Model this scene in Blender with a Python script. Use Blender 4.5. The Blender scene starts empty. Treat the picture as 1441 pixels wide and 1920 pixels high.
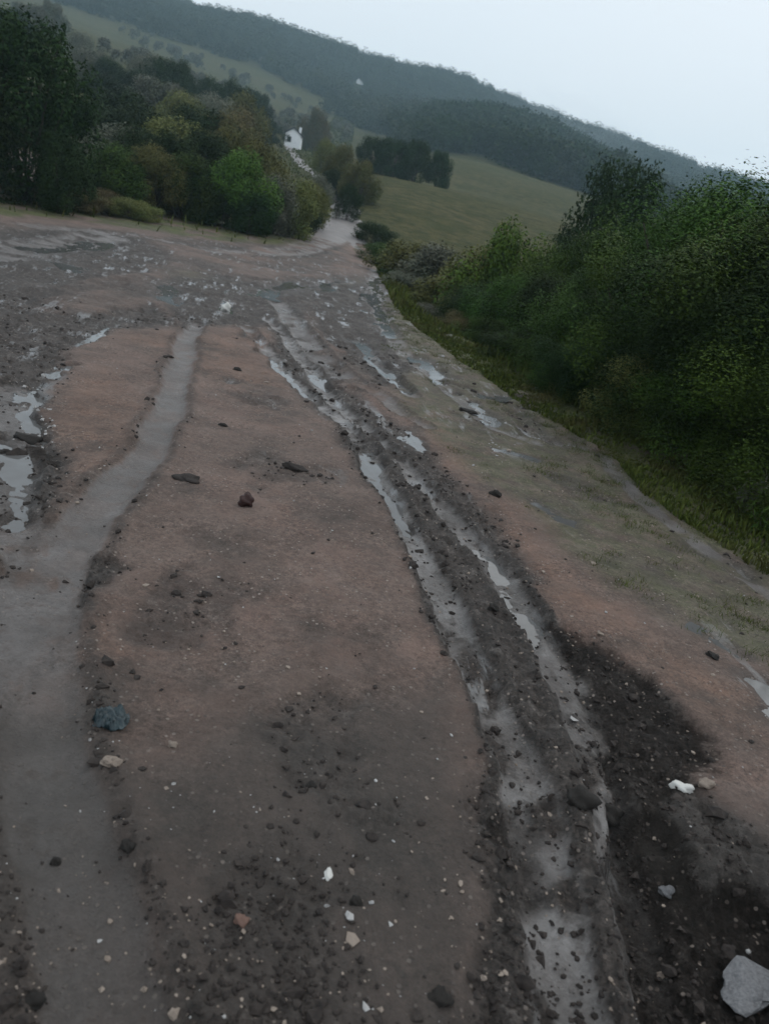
import bpy, bmesh, math, random
import numpy as np
from mathutils import Vector, Matrix

random.seed(7)
RNG = np.random.default_rng(11)
S = bpy.context.scene
COL = S.collection

# ------------------------------------------------------------------ camera
CAM_Z = 1.60
FPX, PW, PH = 1423.0, 1441.0, 1920.0          # focal length in photo pixels, photo size
PITCH = math.atan(543.0 / FPX)
ROLL = math.radians(12.0)
_f = np.array([0, math.cos(PITCH), -math.sin(PITCH)])
_u0 = np.array([0, math.sin(PITCH), math.cos(PITCH)])
_r0 = np.array([1.0, 0, 0])
_R = math.cos(ROLL) * _r0 + math.sin(ROLL) * _u0
_U = -math.sin(ROLL) * _r0 + math.cos(ROLL) * _u0
cam = bpy.data.cameras.new('camera')
cam_o = bpy.data.objects.new('camera', cam)
COL.objects.link(cam_o)
M = Matrix.Identity(4)
for i in range(3):
    M[i][0], M[i][1], M[i][2] = _R[i], _U[i], -_f[i]
M[2][3] = CAM_Z
cam_o.matrix_world = M
cam.sensor_fit = 'VERTICAL'
cam.angle_y = 2 * math.atan(PH / 2 / FPX)
cam.clip_start, cam.clip_end = 0.05, 3000
cam.dof.use_dof = True
cam.dof.focus_distance = 4.0
cam.dof.aperture_fstop = 2.2
S.camera = cam_o

# ------------------------------------------------------------------ sky, sun, exposure
SUN_EL, SUN_AZ = 48.0, 38.0                   # degrees; azimuth clockwise from +Y
w = bpy.data.worlds.new('World')
S.world = w
w.use_nodes = True
nt = w.node_tree
bg = nt.nodes['Background']
sky = nt.nodes.new('ShaderNodeTexSky')
sky.sky_type = 'NISHITA'
sky.sun_disc = False
sky.sun_elevation = math.radians(SUN_EL)
sky.sun_rotation = math.radians(SUN_AZ)
sky.dust_density = 4.0
tc = nt.nodes.new('ShaderNodeTexCoord')
no = nt.nodes.new('ShaderNodeTexNoise')       # soft thick cloud cover over the clear sky
no.inputs['Scale'].default_value = 1.3
no.inputs['Detail'].default_value = 3
rp = nt.nodes.new('ShaderNodeValToRGB')
rp.color_ramp.elements[0].position, rp.color_ramp.elements[0].color = 0.3, (9.1, 10.0, 10.8, 1)
rp.color_ramp.elements[1].position, rp.color_ramp.elements[1].color = 0.7, (9.9, 10.5, 11.1, 1)
mx = nt.nodes.new('ShaderNodeMix')
mx.data_type = 'RGBA'
mx.inputs[0].default_value = 0.92
nt.links.new(tc.outputs['Generated'], no.inputs['Vector'])
nt.links.new(no.outputs['Fac'], rp.inputs['Fac'])
nt.links.new(sky.outputs['Color'], mx.inputs[6])
nt.links.new(rp.outputs['Color'], mx.inputs[7])
nt.links.new(mx.outputs[2], bg.inputs['Color'])
bg.inputs['Strength'].default_value = 0.10

sun = bpy.data.lights.new('sun', 'SUN')
sun.energy = 0.9
sun.angle = math.radians(70)
sun.color = (1.0, 0.96, 0.9)
sun_o = bpy.data.objects.new('sun', sun)
COL.objects.link(sun_o)
_sd = Vector((math.sin(math.radians(SUN_AZ)) * math.cos(math.radians(SUN_EL)),
              math.cos(math.radians(SUN_AZ)) * math.cos(math.radians(SUN_EL)), math.sin(math.radians(SUN_EL))))
sun_o.rotation_euler = _sd.to_track_quat('Z', 'Y').to_euler()
sun_o.location = (20, 25, 40)

S.view_settings.view_transform = 'Standard'
S.view_settings.look = 'None'
S.view_settings.exposure = 0.0
S.view_settings.gamma = 1.0
S.cycles.max_bounces = 6
S.cycles.diffuse_bounces = 1
S.cycles.glossy_bounces = 2
S.cycles.transmission_bounces = 2
S.cycles.volume_bounces = 1
S.cycles.use_denoising = True


# ------------------------------------------------------------------ helpers: where a photo pixel falls in the place
def ray(px, py):
    v = _f + (px - PW / 2) / FPX * _R - (py - PH / 2) / FPX * _U
    return v / np.linalg.norm(v)


def at(px, py, z=0.0):
    v = ray(px, py)
    t = (z - CAM_Z) / v[2]
    return v[0] * t, v[1] * t


def azel(px, py):
    v = ray(px, py)
    return math.atan2(v[0], v[1]), math.asin(v[2])


# ------------------------------------------------------------------ noise
def _h(ix, iy, s):
    n = (ix.astype(np.int64) * 374761393 + iy.astype(np.int64) * 668265263 + s * 144665) & 0xffffffff
    n = ((n ^ (n >> 13)) * 1274126177) & 0xffffffff
    n = n ^ (n >> 16)
    return (n & 0xffff) / 65535.0


def vnoise(x, y, s=0):
    ix, iy = np.floor(x), np.floor(y)
    fx, fy = x - ix, y - iy
    fx = fx * fx * fx * (fx * (fx * 6 - 15) + 10)
    fy = fy * fy * fy * (fy * (fy * 6 - 15) + 10)
    a, b = _h(ix, iy, s), _h(ix + 1, iy, s)
    c, d = _h(ix, iy + 1, s), _h(ix + 1, iy + 1, s)
    return (a * (1 - fx) + b * fx) * (1 - fy) + (c * (1 - fx) + d * fx) * fy


def fbm(x, y, s=0, o=4, g=0.5):
    t, a, n = 0.0, 1.0, 0.0
    for k in range(o):
        cs, sn = math.cos(0.7 * k), math.sin(0.7 * k)
        xx, yy = x * cs - y * sn, x * sn + y * cs
        t = t + a * (vnoise(xx * 2 ** k + 13.7 * k, yy * 2 ** k - 7.1 * k, s + k) - 0.5) * 2
        n += a
        a *= g
    return t / n


def sm(a, b, x):
    t = np.clip((x - a) / (b - a), 0, 1)
    return t * t * (3 - 2 * t)


def seg_dist(x, y, P, rad=None):
    """distance to a polyline; with rad, distance divided by the local half width; also signed side and arc position"""
    best = np.full(x.shape, 1e9)
    side = np.zeros(x.shape)
    for k in range(len(P) - 1):
        (x0, y0), (x1, y1) = P[k][:2], P[k + 1][:2]
        dx, dy = x1 - x0, y1 - y0
        L = dx * dx + dy * dy
        t = np.clip(((x - x0) * dx + (y - y0) * dy) / L, 0, 1)
        d = np.hypot(x - x0 - t * dx, y - y0 - t * dy)
        if rad is not None:
            d = d / (rad[k] + (rad[k + 1] - rad[k]) * t)
        m = d < best
        best = np.where(m, d, best)
        side = np.where(m, np.sign(dx * (y - y0) - dy * (x - x0)), side)
    return best, side


def poly_sd(x, y, P):
    """signed distance to a polygon, positive inside"""
    ins = np.zeros(x.shape, bool)
    n = len(P)
    for k in range(n):
        (x0, y0), (x1, y1) = P[k], P[(k + 1) % n]
        c = ((y0 > y) != (y1 > y))
        xi = (x1 - x0) * (y - y0) / ((y1 - y0) if y1 != y0 else 1e-9) + x0
        ins ^= c & (x < xi)
    d, _ = seg_dist(x, y, list(P) + [P[0]])
    return np.where(ins, d, -d)


def W(pts):
    return [at(*p) for p in pts]


# ------------------------------------------------------------------ the lie of the land
BANK = [(3.6, -8), (3.3, 0), (3.0, 4.0), (2.88, 5.56), (2.67, 7.09), (1.98, 8.45), (1.53, 9.82), (0.51, 12.23),
        (-0.61, 14.98), (-2.0, 27.0), (-4.6, 44.0), (-6.0, 70.0)]
TR = [0, 20, 35, 50, 75, 110, 150, 200, 250, 300, 380, 480, 600]
TA = [-70, -40, -29, -20, -14, -11.5, -8, -6, -2, 2, 6, 10, 16, 30, 60]
TZ = [
    [0, .2, 1.6, 3.4, 8, 14, 21, 30, 40, 50, 64, 60, 50],
    [0, .1, 1.0, 2.8, 7, 13, 19, 28, 37, 47, 62, 58, 48],
    [0, 0, .8, 2.5, 6, 11.5, 17.5, 26, 34, 44, 61, 57, 46],
    [0, 0, .6, 1.8, 4.6, 9.6, 15.5, 23, 32, 44, 63, 58, 46],
    [0, 0, .5, 1.4, 3.4, 7, 12, 19, 29, 42, 63.5, 58, 46],
    [0, 0, .4, 1.2, 3.0, 6.0, 9.2, 16, 27, 40, 62, 57, 46],
    [0, 0, .35, 1.15, 3.2, 6.0, 10, 16, 26, 38, 61, 56, 46],
    [0, 0, .2, 1.2, 5.0, 6.8, 12.6, 16, 24, 36, 60, 55, 45],
    [0, -1.0, -.6, 1.2, 5.2, 6.4, 13.0, 19, 31, 35, 61, 56, 45],
    [0, -2, -1.6, .9, 5.0, 6.2, 13.2, 20, 34, 34, 58, 54, 44],
    [0, -2, -1.8, .6, 4.5, 6.0, 12.6, 18, 30, 32, 54, 50, 42],
    [0, -2, -2, .2, 3.8, 5.6, 11.6, 16, 24, 29, 50, 46, 40],
    [0, -2, -2, -.2, 2.6, 4.6, 9.0, 13, 18, 25, 44, 40, 36],
    [0, -2, -2, -.6, 1.6, 3.4, 6.5, 9, 13, 19, 34, 32, 28],
    [0, -2, -2, -1, 1, 2.4, 4.5, 7, 10, 14, 25, 24, 22],
]
FAR_K = 1.8                                    # beyond 150 m the land is this much deeper


def near_r(r):
    return np.where(r > 150, 150 + (r - 150) / FAR_K, r)


_TZ2 = []
for _row in TZ:
    _TZ2.append([z if r <= 150 else 1.6 + (z - 1.6) * (150 + (r - 150) * FAR_K) / r for r, z in zip(TR, _row)])
TZ, TR = _TZ2, [r if r <= 150 else 150 + (r - 150) * FAR_K for r in TR]
_ga = np.arange(-75, 75.1, 0.5)
_gr = np.exp(np.linspace(math.log(8), math.log(960), 340))
_t1 = np.array([np.interp(_gr, TR, row) for row in TZ])
_tab = np.array([np.interp(_ga, TA, _t1[:, j]) for j in range(len(_gr))]).T


def _blur(a, n, ax):
    k = np.hanning(n + 2)[1:-1]
    k /= k.sum()
    pad = [(0, 0), (0, 0)]
    pad[ax] = (n // 2, n // 2)
    return np.apply_along_axis(lambda v: np.convolve(v, k, 'valid'), ax, np.pad(a, pad, mode='edge'))


_tab = _blur(_blur(_tab, 9, 0), 13, 1)


def table_z(x, y):
    r = np.clip(np.hypot(x, y), 8, 955)
    a = np.clip(np.degrees(np.arctan2(x, y)), -74.9, 74.9)
    fa = (a + 75) / 0.5
    fr = (np.log(r) - math.log(8)) / (math.log(960) - math.log(8)) * 339
    ia, ir = np.floor(fa).astype(int), np.clip(np.floor(fr).astype(int), 0, 338)
    ia = np.clip(ia, 0, len(_ga) - 2)
    ta, tr = fa - ia, fr - ir
    return (_tab[ia, ir] * (1 - ta) + _tab[ia + 1, ir] * ta) * (1 - tr) + (_tab[ia, ir + 1] * (1 - ta) + _tab[ia + 1, ir + 1] * ta) * tr


def base_near(x, y):
    """the clearing without ruts, smooth"""
    return 0.022 * fbm(x * 0.55, y * 0.4, 3, 2) - 0.01


def smooth_land(x, y):
    x, y = np.asarray(x, float), np.asarray(y, float)
    r = np.hypot(x, y)
    d, s = seg_dist(x, y, BANK)
    right = np.where(s < 0, d, 0.0)
    near = base_near(x, y) - 1.9 * sm(0.05, 4.2, right) + 0.05 * sm(0, .3, right) * sm(1.0, 0.3, right)
    ww = sm(22, 36, r)
    far = table_z(x, y) + 0.35 * fbm(x * .06, y * .06, 9, 3) * sm(30, 60, r) + 1.6 * fbm(x * .013, y * .013, 19, 3) * sm(90, 200, r)
    return near * (1 - ww) + far * ww


def ground_z(x, y):
    return float(smooth_land(np.array([x]), np.array([y]))[0])


# tyre tracks: photo points, half widths in metres, depth
TRACKS = [
    ([(455, 612), (520, 668), (590, 740), (650, 795), (680, 830), (720, 900), (762, 980), (835, 1110), (880, 1220), (938, 1330), (985, 1450), (1010, 1560), (1050, 1720), (1085, 1900), (1100, 2050)],
     [0.082, 0.082, 0.070, 0.066, 0.070, 0.082, 0.082, 0.082, 0.086, 0.090, 0.090, 0.090, 0.094, 0.098, 0.098], .034),
    ([(500, 590), (560, 650), (640, 760), (700, 810), (770, 880), (890, 1000), (950, 1070), (1000, 1150), (1070, 1270), (1120, 1380), (1150, 1470), (1180, 1600), (1230, 1750), (1300, 1950)],
     [0.096, 0.088, 0.080, 0.072, 0.072, 0.080, 0.080, 0.080, 0.088, 0.096, 0.096, 0.096, 0.096, 0.096], .040),
    ([(372, 600), (348, 640), (336, 700), (318, 765), (280, 840), (230, 900), (165, 970), (95, 1050), (45, 1130), (-20, 1220), (-120, 1330)],
     [0.092, 0.110, 0.115, 0.115, 0.115, 0.115, 0.129, 0.138, 0.138, 0.129, 0.120], .032),
    ([(110, 1030), (78, 1110), (66, 1230), (82, 1350), (112, 1480), (145, 1630), (180, 1780), (205, 1920), (230, 2080)],
     [.11, .12, .125, .125, .125, .125, .125, .125, .125], .031),
    ([(20, 720), (12, 830), (18, 930), (40, 1010), (60, 1080)], [.12, .11, .12, .11, .08], .03),
    ([(1010, 820), (1130, 845), (1160, 890), (1230, 960), (1330, 1030), (1450, 1115), (1560, 1200)], [.05, .06, .075, .075, .065, .06, .06], .0101),
    ([(700, 500), (706, 540), (712, 590), (760, 660), (850, 740), (930, 800), (1010, 830)], [.16, .16, .13, .11, .09, .08, .06], .015),
    ([(640, 640), (690, 650), (730, 700), (770, 740)], [.12, .11, .10, .08], .03),
    ([(520, 560), (580, 640), (640, 700), (700, 730), (800, 800)], [.16, .14, .12, .10, .07], .03),
    ([(200, 440), (60, 458), (-40, 470)], [.5, .5, .5], .03),
    ([(655, 430), (640, 455), (560, 470), (420, 470), (250, 440), (60, 420)], [.9, .8, .5, .4, .35, .3], .02),
]
TRACKS = [(W(p), [r for r in rad], dep) for p, rad, dep in TRACKS]

MUD = [
    [(0, 560), (150, 575), (300, 560), (340, 600), (200, 622), (120, 665), (85, 740), (105, 860), (120, 930), (70, 960), (-60, 980), (-200, 700)],
    [(-100, 420), (120, 424), (260, 440), (330, 470), (300, 500), (170, 520), (90, 560), (0, 590), (-200, 600)],
    [(290, 520), (400, 505), (480, 525), (600, 515), (640, 540), (560, 590), (470, 608), (340, 604)],
    [(480, 598), (570, 600), (650, 720), (760, 810), (850, 880), (930, 960), (1010, 1080), (1060, 1180), (1250, 1310), (1330, 1480), (1441, 1600), (1560, 1960), (870, 1960), (905, 1650), (895, 1400), (820, 1180), (748, 1010), (670, 850), (570, 730)],
    [(560, 545), (700, 520), (720, 600), (770, 680), (700, 720), (610, 640)],
    [(110, 1070), (200, 1050), (250, 1060), (170, 1110), (130, 1140)],
]
DEEP = [
    ([(1010, 1130), (1090, 1180), (1220, 1290), (1300, 1380), (1340, 1450), (1290, 1540), (1190, 1520), (1160, 1400), (1060, 1230)], .045),
    ([(1170, 1500), (1280, 1520), (1330, 1640), (1480, 1700), (1560, 1980), (1280, 1980), (1215, 1750), (1140, 1610)], .12),
    ([(30, 830), (70, 810), (75, 850), (50, 870)], .05),
    ([(900, 1500), (960, 1480), (1000, 1640), (960, 1760), (900, 1700)], .03),
]
GRASSY = [
    [(715, 540), (840, 630), (1000, 720), (1180, 815), (1300, 880), (1480, 1000), (1500, 1270), (1300, 1180), (1150, 1100), (1000, 960), (860, 860), (760, 760), (700, 640)],
    [(330, 505), (400, 505), (420, 525), (350, 530)],
    [(620, 530), (690, 520), (690, 570), (630, 580)],
]
LUSH = [[(700, 470), (750, 560), (860, 630), (1010, 715), (1180, 810), (1290, 870), (1500, 1010), (1560, 1150), (1441, 1075), (1300, 985), (1200, 915), (1150, 850), (1000, 770), (850, 665), (760, 600), (715, 520)],
        [(-150, 370), (0, 402), (130, 408), (300, 434), (430, 453), (560, 463), (628, 446), (640, 390), (300, 370)]]
CLAY = [
    [(85, 745), (200, 690), (300, 800), (240, 870), (160, 930), (110, 900)],
    [(860, 920), (960, 950), (1080, 1080), (1250, 1200), (1450, 1340), (1450, 1440), (1250, 1310), (1060, 1140), (930, 1010)],
    [(770, 750), (860, 800), (940, 900), (850, 900), (790, 830)],
    [(200, 630), (460, 625), (540, 720), (420, 720), (300, 660)],
    [(90, 930), (120, 1120), (250, 1250), (160, 1200)],
    [(640, 470), (700, 470), (700, 500), (600, 500), (400, 490), (500, 470)],
]
NEAR_SHADE = [[(-150, 1330), (240, 1260), (300, 1500), (360, 1990), (-200, 1990)], [(230, 1440), (420, 1350), (640, 1360), (800, 1260), (900, 1600), (880, 1990), (300, 1990), (250, 1700)], [(1250, 1500), (1500, 1500), (1550, 1720), (1300, 1640)], [(-200, 1300), (0, 1300), (60, 1990), (-200, 1990)]]  # foreground areas where shade is painted into the ground colour
FARMUD = [[(-150, 402), (300, 436), (560, 466), (640, 470), (705, 500), (715, 560), (690, 640), (560, 610), (460, 606), (200, 616), (-250, 660)]]
FARMUD = [W(p) for p in FARMUD]
WETSIDE = [[(690, 500), (725, 540), (850, 640), (1000, 740), (1090, 800), (1040, 870), (900, 850), (790, 760), (700, 640)], [(300, 500), (640, 505), (690, 560), (640, 620), (480, 610), (300, 600)], [(1230, 1120), (1441, 1190), (1540, 1440), (1400, 1370), (1300, 1230)], [(990, 930), (1080, 950), (1100, 1000), (1020, 980)]]
MUD, GRASSY, LUSH, CLAY, NEAR_SHADE, WETSIDE = [[W(p) for p in L] for L in (MUD, GRASSY, LUSH, CLAY, NEAR_SHADE, WETSIDE)]
DEEP = [(W(p), d) for p, d in DEEP]

# standing water: photo polylines, half width in metres
PUDDLES = [
    ('left_stream', [(58, 715), (55, 765), (70, 820)], [.055, .06, .05]),
    ('left_stream', [(12, 820), (22, 900), (30, 960)], [.07, .07, .05]),
    ('left_gleam', [(90, 697), (135, 680)], [.05, .06]),
    ('left_gleam', [(160, 640), (215, 608)], [.05, .05]),
    ('far_left_pool', [(70, 462), (140, 455), (210, 450)], [.25, .3, .25]),
    ('far_left_gleam', [(105, 478), (130, 497)], [.22, .2]),
    ('middle_gleam', [(308, 528), (325, 562)], [.14, .12]),
    ('middle_pool', [(385, 588), (430, 600)], [.12, .12]),
    ('middle_gleam', [(415, 566), (428, 578)], [.12, .12]),
    ('track_pool', [(495, 548), (560, 527)], [.20, .22]),
    ('track_pool', [(600, 538), (640, 520)], [.18, .2]),
    ('verge_stream', [(715, 512), (702, 560), (738, 625)], [.20, .18, .12]),
    ('verge_stream', [(675, 628), (718, 680), (755, 725)], [.14, .10, .08]),
    ('verge_pool', [(788, 662), (828, 716)], [.12, .12]),
    ('verge_pool', [(905, 738), (968, 742)], [.12, .10]),
    ('verge_pool', [(880, 748), (935, 792)], [.09, .09]),
    ('verge_gleam', [(930, 840), (1010, 860)], [.05, .05]),
    ('clear_pool', [(768, 806), (778, 834)], [.07, .07]),
    ('rut_pool', [(505, 655), (580, 730)], [.07, .07]),
    ('rut_pool', [(590, 690), (640, 722)], [.07, .06]),
    ('rut_stream', [(684, 838), (722, 900), (765, 985)], [.05, .055, .05]),
    ('rut_pool', [(900, 1005), (945, 1062)], [.05, .05]),
    ('rut_pool', [(965, 1095), (1005, 1135), (985, 1175)], [.04, .05, .04]),
    ('soil_pool', [(1020, 948), (1062, 972)], [.06, .07]),
    ('side_pool', [(1290, 1170), (1370, 1215)], [.05, .05]),
    ('side_pool', [(1405, 1270), (1470, 1340)], [.06, .08]),
]
PUDDLES = [(n, W(p), r) for n, p, r in PUDDLES]
PUD_OFFS = [None] * len(PUDDLES)


def surface(x, y):
    """full ground: height and material masks"""
    x, y = np.asarray(x, float), np.asarray(y, float)
    r = np.hypot(x, y)
    z = smooth_land(x, y)
    o = {}
    nearm = sm(60, 34, r)
    # irregular edges: warp the coordinates in which the shapes are looked up
    wk = 0.042 + 0.008 * r
    wx = x + wk * (fbm(x * 3.1 / (1 + .05 * r), y * 3.1 / (1 + .05 * r), 31, 3) * 1.6 + .5 * fbm(x * 11, y * 11, 35, 3))
    wy = y + wk * (fbm(x * 3.1 / (1 + .05 * r), y * 3.1 / (1 + .05 * r), 41, 3) * 1.6 + .5 * fbm(x * 11, y * 11, 45, 3))
    soft = 0.03 + 0.012 * r

    def area(L, k=1.0):
        m = np.zeros(x.shape)
        for P in L:
            P2 = np.array(P)
            bb = (x > P2[:, 0].min() - 1) & (x < P2[:, 0].max() + 1) & (y > P2[:, 1].min() - 1) & (y < P2[:, 1].max() + 2)
            if not bb.any():
                continue
            sd = poly_sd(wx[bb], wy[bb], P)
            m[bb] = np.maximum(m[bb], sm(-k, k, sd / soft[bb]))
        return m
    mud = area(MUD)
    mud = np.maximum(mud, .6 * sm(.22, .44, fbm(x * 1.5 + 3, y * 1.1, 191, 5, .6)) * sm(14, 9, r))
    mud = np.maximum(mud, .8 * area(FARMUD, 1.5) * sm(-.5, .35, fbm(x * .8, y * .8, 181, 4) + .1))
    clay = area(CLAY, 2.5)
    grassy = area(GRASSY, 2.0)
    lush = area(LUSH, 1.0) * sm(-.45, .05, fbm(x * 1.6, y * 1.6, 171, 4))
    hole = np.zeros(x.shape)
    for P, dep in DEEP:
        hole = np.maximum(hole, area([P], .9) * dep)
    tread = np.zeros(x.shape)
    crumb = np.zeros(x.shape)
    slick = np.zeros(x.shape)
    rut = np.zeros(x.shape)
    for P, rad, dep in TRACKS:
        P2 = np.array(P)
        bb = (x > P2[:, 0].min() - 1) & (x < P2[:, 0].max() + 1) & (y > P2[:, 1].min() - 1) & (y < P2[:, 1].max() + 1)
        d, s = seg_dist(x[bb] + (wx[bb] - x[bb]) * .34, y[bb] + (wy[bb] - y[bb]) * .34, P, rad)
        t = sm(1.12, 0.85, d)
        ends = 1.0
        tread[bb] = np.maximum(tread[bb], t * (.8 if dep == .031 else 1) * (.72 + .28 * sm(-.3, .2, fbm(x[bb] * 4, y[bb] * 4, 141, 4, .6))))
        if dep > .033:
            slick[bb] = np.maximum(slick[bb], t)
        prof = -dep * sm(1.25, 0.55, d) + 0.4 * dep * np.exp(-((d - 1.5) / .3) ** 2)
        rut[bb] = np.where(prof < 0, np.minimum(rut[bb], prof), np.where(rut[bb] < 0, rut[bb], np.maximum(rut[bb], prof)))
        fq = 5.5 if dep > .032 else 2.6 if dep > .018 else 3.5
        if dep not in (.032, .031):           # torn and filled with clods or thinning out
            broke = sm(-.30, .14, fbm(x[bb] * fq, y[bb] * fq, 131, 4, .6) + (.12 if dep > .032 or dep == .0101 else -.02))
            tread[bb] = np.minimum(tread[bb], np.maximum(broke, 1 - t))
        crumb[bb] = np.maximum(crumb[bb], np.exp(-((d - 1.3) / .28) ** 2) * min(1, dep / .04))
    # clods: lumpy relief strongest in the mud and along the rut lips
    n1 = fbm(x * 7, y * 7, 51, 4, .6)
    n2 = fbm(x * 26, y * 26, 61, 3, .6)
    n3 = fbm(x * 1.9, y * 1.9, 71, 3)
    lump = (1 - np.abs(2 * vnoise(x * 15, y * 15, 81) - 1)) ** 2 * .6 + (1 - np.abs(2 * vnoise(x * 31 + 5, y * 31, 82) - 1)) ** 2 * .4
    wild = np.clip(mud * (1 - .75 * tread) + .8 * crumb, 0, 1) * nearm
    z = z + rut * nearm - hole * nearm
    z = z + wild * (0.020 * n1 + 0.012 * n2 + (.010 + .03 * sm(6, 12, r)) * n3 + .030 * (lump - .35) * sm(40, 15, r)) - (0.022 + .03 * sm(6, 8, r)) * mud * nearm
    z = z + nearm * (0.009 * n1 + 0.005 * n2 + .011 * n3) * (1 - .7 * tread)
    z = z + nearm * lush * (.03 * n3 + .02 * n1)
    # dips that hold water
    wet = np.zeros(x.shape)
    for (n, P, rad), off in zip(PUDDLES, PUD_OFFS):
        if off is None:
            continue
        P2 = np.array(P)
        m_ = max(rad) * 4 + .3
        bb = (x > P2[:, 0].min() - m_) & (x < P2[:, 0].max() + m_) & (y > P2[:, 1].min() - m_) & (y < P2[:, 1].max() + m_)
        if not bb.any():
            continue
        d, s = seg_dist(x[bb] + 1.0 * (wx[bb] - x[bb]), y[bb] + 1.0 * (wy[bb] - y[bb]), P, rad)
        wet[bb] = np.maximum(wet[bb], sm(2.2, .8, d))
        # level the dip towards just under the water line
        lev = smooth_land(x[bb], y[bb]) - off
        k = sm(1.35, .6, d)
        z[bb] = z[bb] * (1 - k) + k * (lev - .009 + .026 * n1[bb] + .016 * n2[bb])
    o['mud'] = np.clip(mud * .95 + .7 * crumb + hole * 9, 0, 1) * nearm
    o['hole'] = np.clip(hole / .05, 0, 1) * nearm
    o['tread'] = tread * nearm * (1 - np.clip(hole / .03, 0, 1) * .8)
    o['clay'] = clay * nearm
    o['grassy'] = np.maximum(grassy * nearm, sm(0.0, .5, np.where(seg_dist(x, y, BANK)[1] < 0, seg_dist(x, y, BANK)[0], 0)) * sm(60, 34, r))
    o['lush'] = lush * nearm
    o['slick'] = slick * nearm
    o['rim'] = wet * nearm * (1 - tread)
    o['damp_shade'] = area(NEAR_SHADE, 3.0) * nearm  # mask of the painted foreground shade
    o['film'] = np.clip(mud * (1 - tread) * sm(3.2, 6, r) + .8 * area(WETSIDE, 1.5) + .9 * slick, 0, 1) * nearm * sm(32, 24, r)
    o['wet'] = np.clip(wet + hole * 6 + .35 * mud, 0, 1) * nearm
    return z, o


def puddle_grid(P, rad):
    P2 = np.array(P)
    m_ = max(rad) * 1.9 + .05
    x0, x1 = P2[:, 0].min() - m_, P2[:, 0].max() + m_
    y0, y1 = P2[:, 1].min() - m_, P2[:, 1].max() + m_
    st = max(.009, .003 * math.hypot(P2[:, 0].mean(), P2[:, 1].mean()))
    return np.meshgrid(np.arange(x0, x1, st), np.arange(y0, y1, st * 1.5))


_offs = []
for _n, _P, _rad in PUDDLES:                  # the water stands just below the lowest ground round each dip
    _X, _Y = puddle_grid(_P, _rad)
    _X, _Y = _X.ravel(), _Y.ravel()
    _z, _o = surface(_X, _Y)
    _d, _s = seg_dist(_X, _Y, _P, _rad)
    _dz = (_z - smooth_land(_X, _Y))[_d < 2.0]
    _offs.append(.004 - float(np.percentile(_dz, 14)))
PUD_OFFS = _offs


# ------------------------------------------------------------------ materials
def mat(name):
    m = bpy.data.materials.new(name)
    m.use_nodes = True
    n = m.node_tree.nodes
    return m, m.node_tree, n['Principled BSDF']


class NT:
    """small node-building helper"""
    def __init__(s, tree):
        s.t = tree

    def n(s, kind, **kw):
        nd = s.t.nodes.new(kind)
        for k, v in kw.items():
            if k.startswith('i_'):
                nd.inputs[k[2:]].default_value = v
            else:
                setattr(nd, k, v)
        return nd

    def l(s, a, b):
        s.t.links.new(a, b)

    def attr(s, name):
        return s.n('ShaderNodeAttribute', attribute_name=name).outputs['Fac']

    def noise(s, vec, scale, detail=4, rough=.55):
        nd = s.n('ShaderNodeTexNoise', i_Scale=scale, i_Detail=detail, i_Roughness=rough)
        s.l(vec, nd.inputs['Vector'])
        return nd.outputs['Fac']

    def ramp(s, fac, a, b, ca=(0, 0, 0, 1), cb=(1, 1, 1, 1)):
        if a > b:
            a, b, ca, cb = b, a, cb, ca
        nd = s.n('ShaderNodeValToRGB')
        e = nd.color_ramp.elements
        e[0].position, e[1].position = a, b
        e[0].color, e[1].color = ca, cb
        s.l(fac, nd.inputs[0])
        return nd.outputs[0]

    def mix(s, fac, a, b, blend='MIX'):
        nd = s.n('ShaderNodeMix', data_type='RGBA', blend_type=blend)
        for v, i in ((fac, 0), (a, 6), (b, 7)):
            if hasattr(v, 'is_linked') or hasattr(v, 'links'):
                s.l(v, nd.inputs[i])
            elif i == 0:
                nd.inputs[0].default_value = v
            else:
                nd.inputs[i].default_value = (*v, 1) if len(v) == 3 else v
        return nd.outputs[2]

    def math(s, op, a, b=0.0):
        nd = s.n('ShaderNodeMath', operation=op)
        for v, i in ((a, 0), (b, 1)):
            if hasattr(v, 'links'):
                s.l(v, nd.inputs[i])
            else:
                nd.inputs[i].default_value = v
        return nd.outputs[0]


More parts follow.
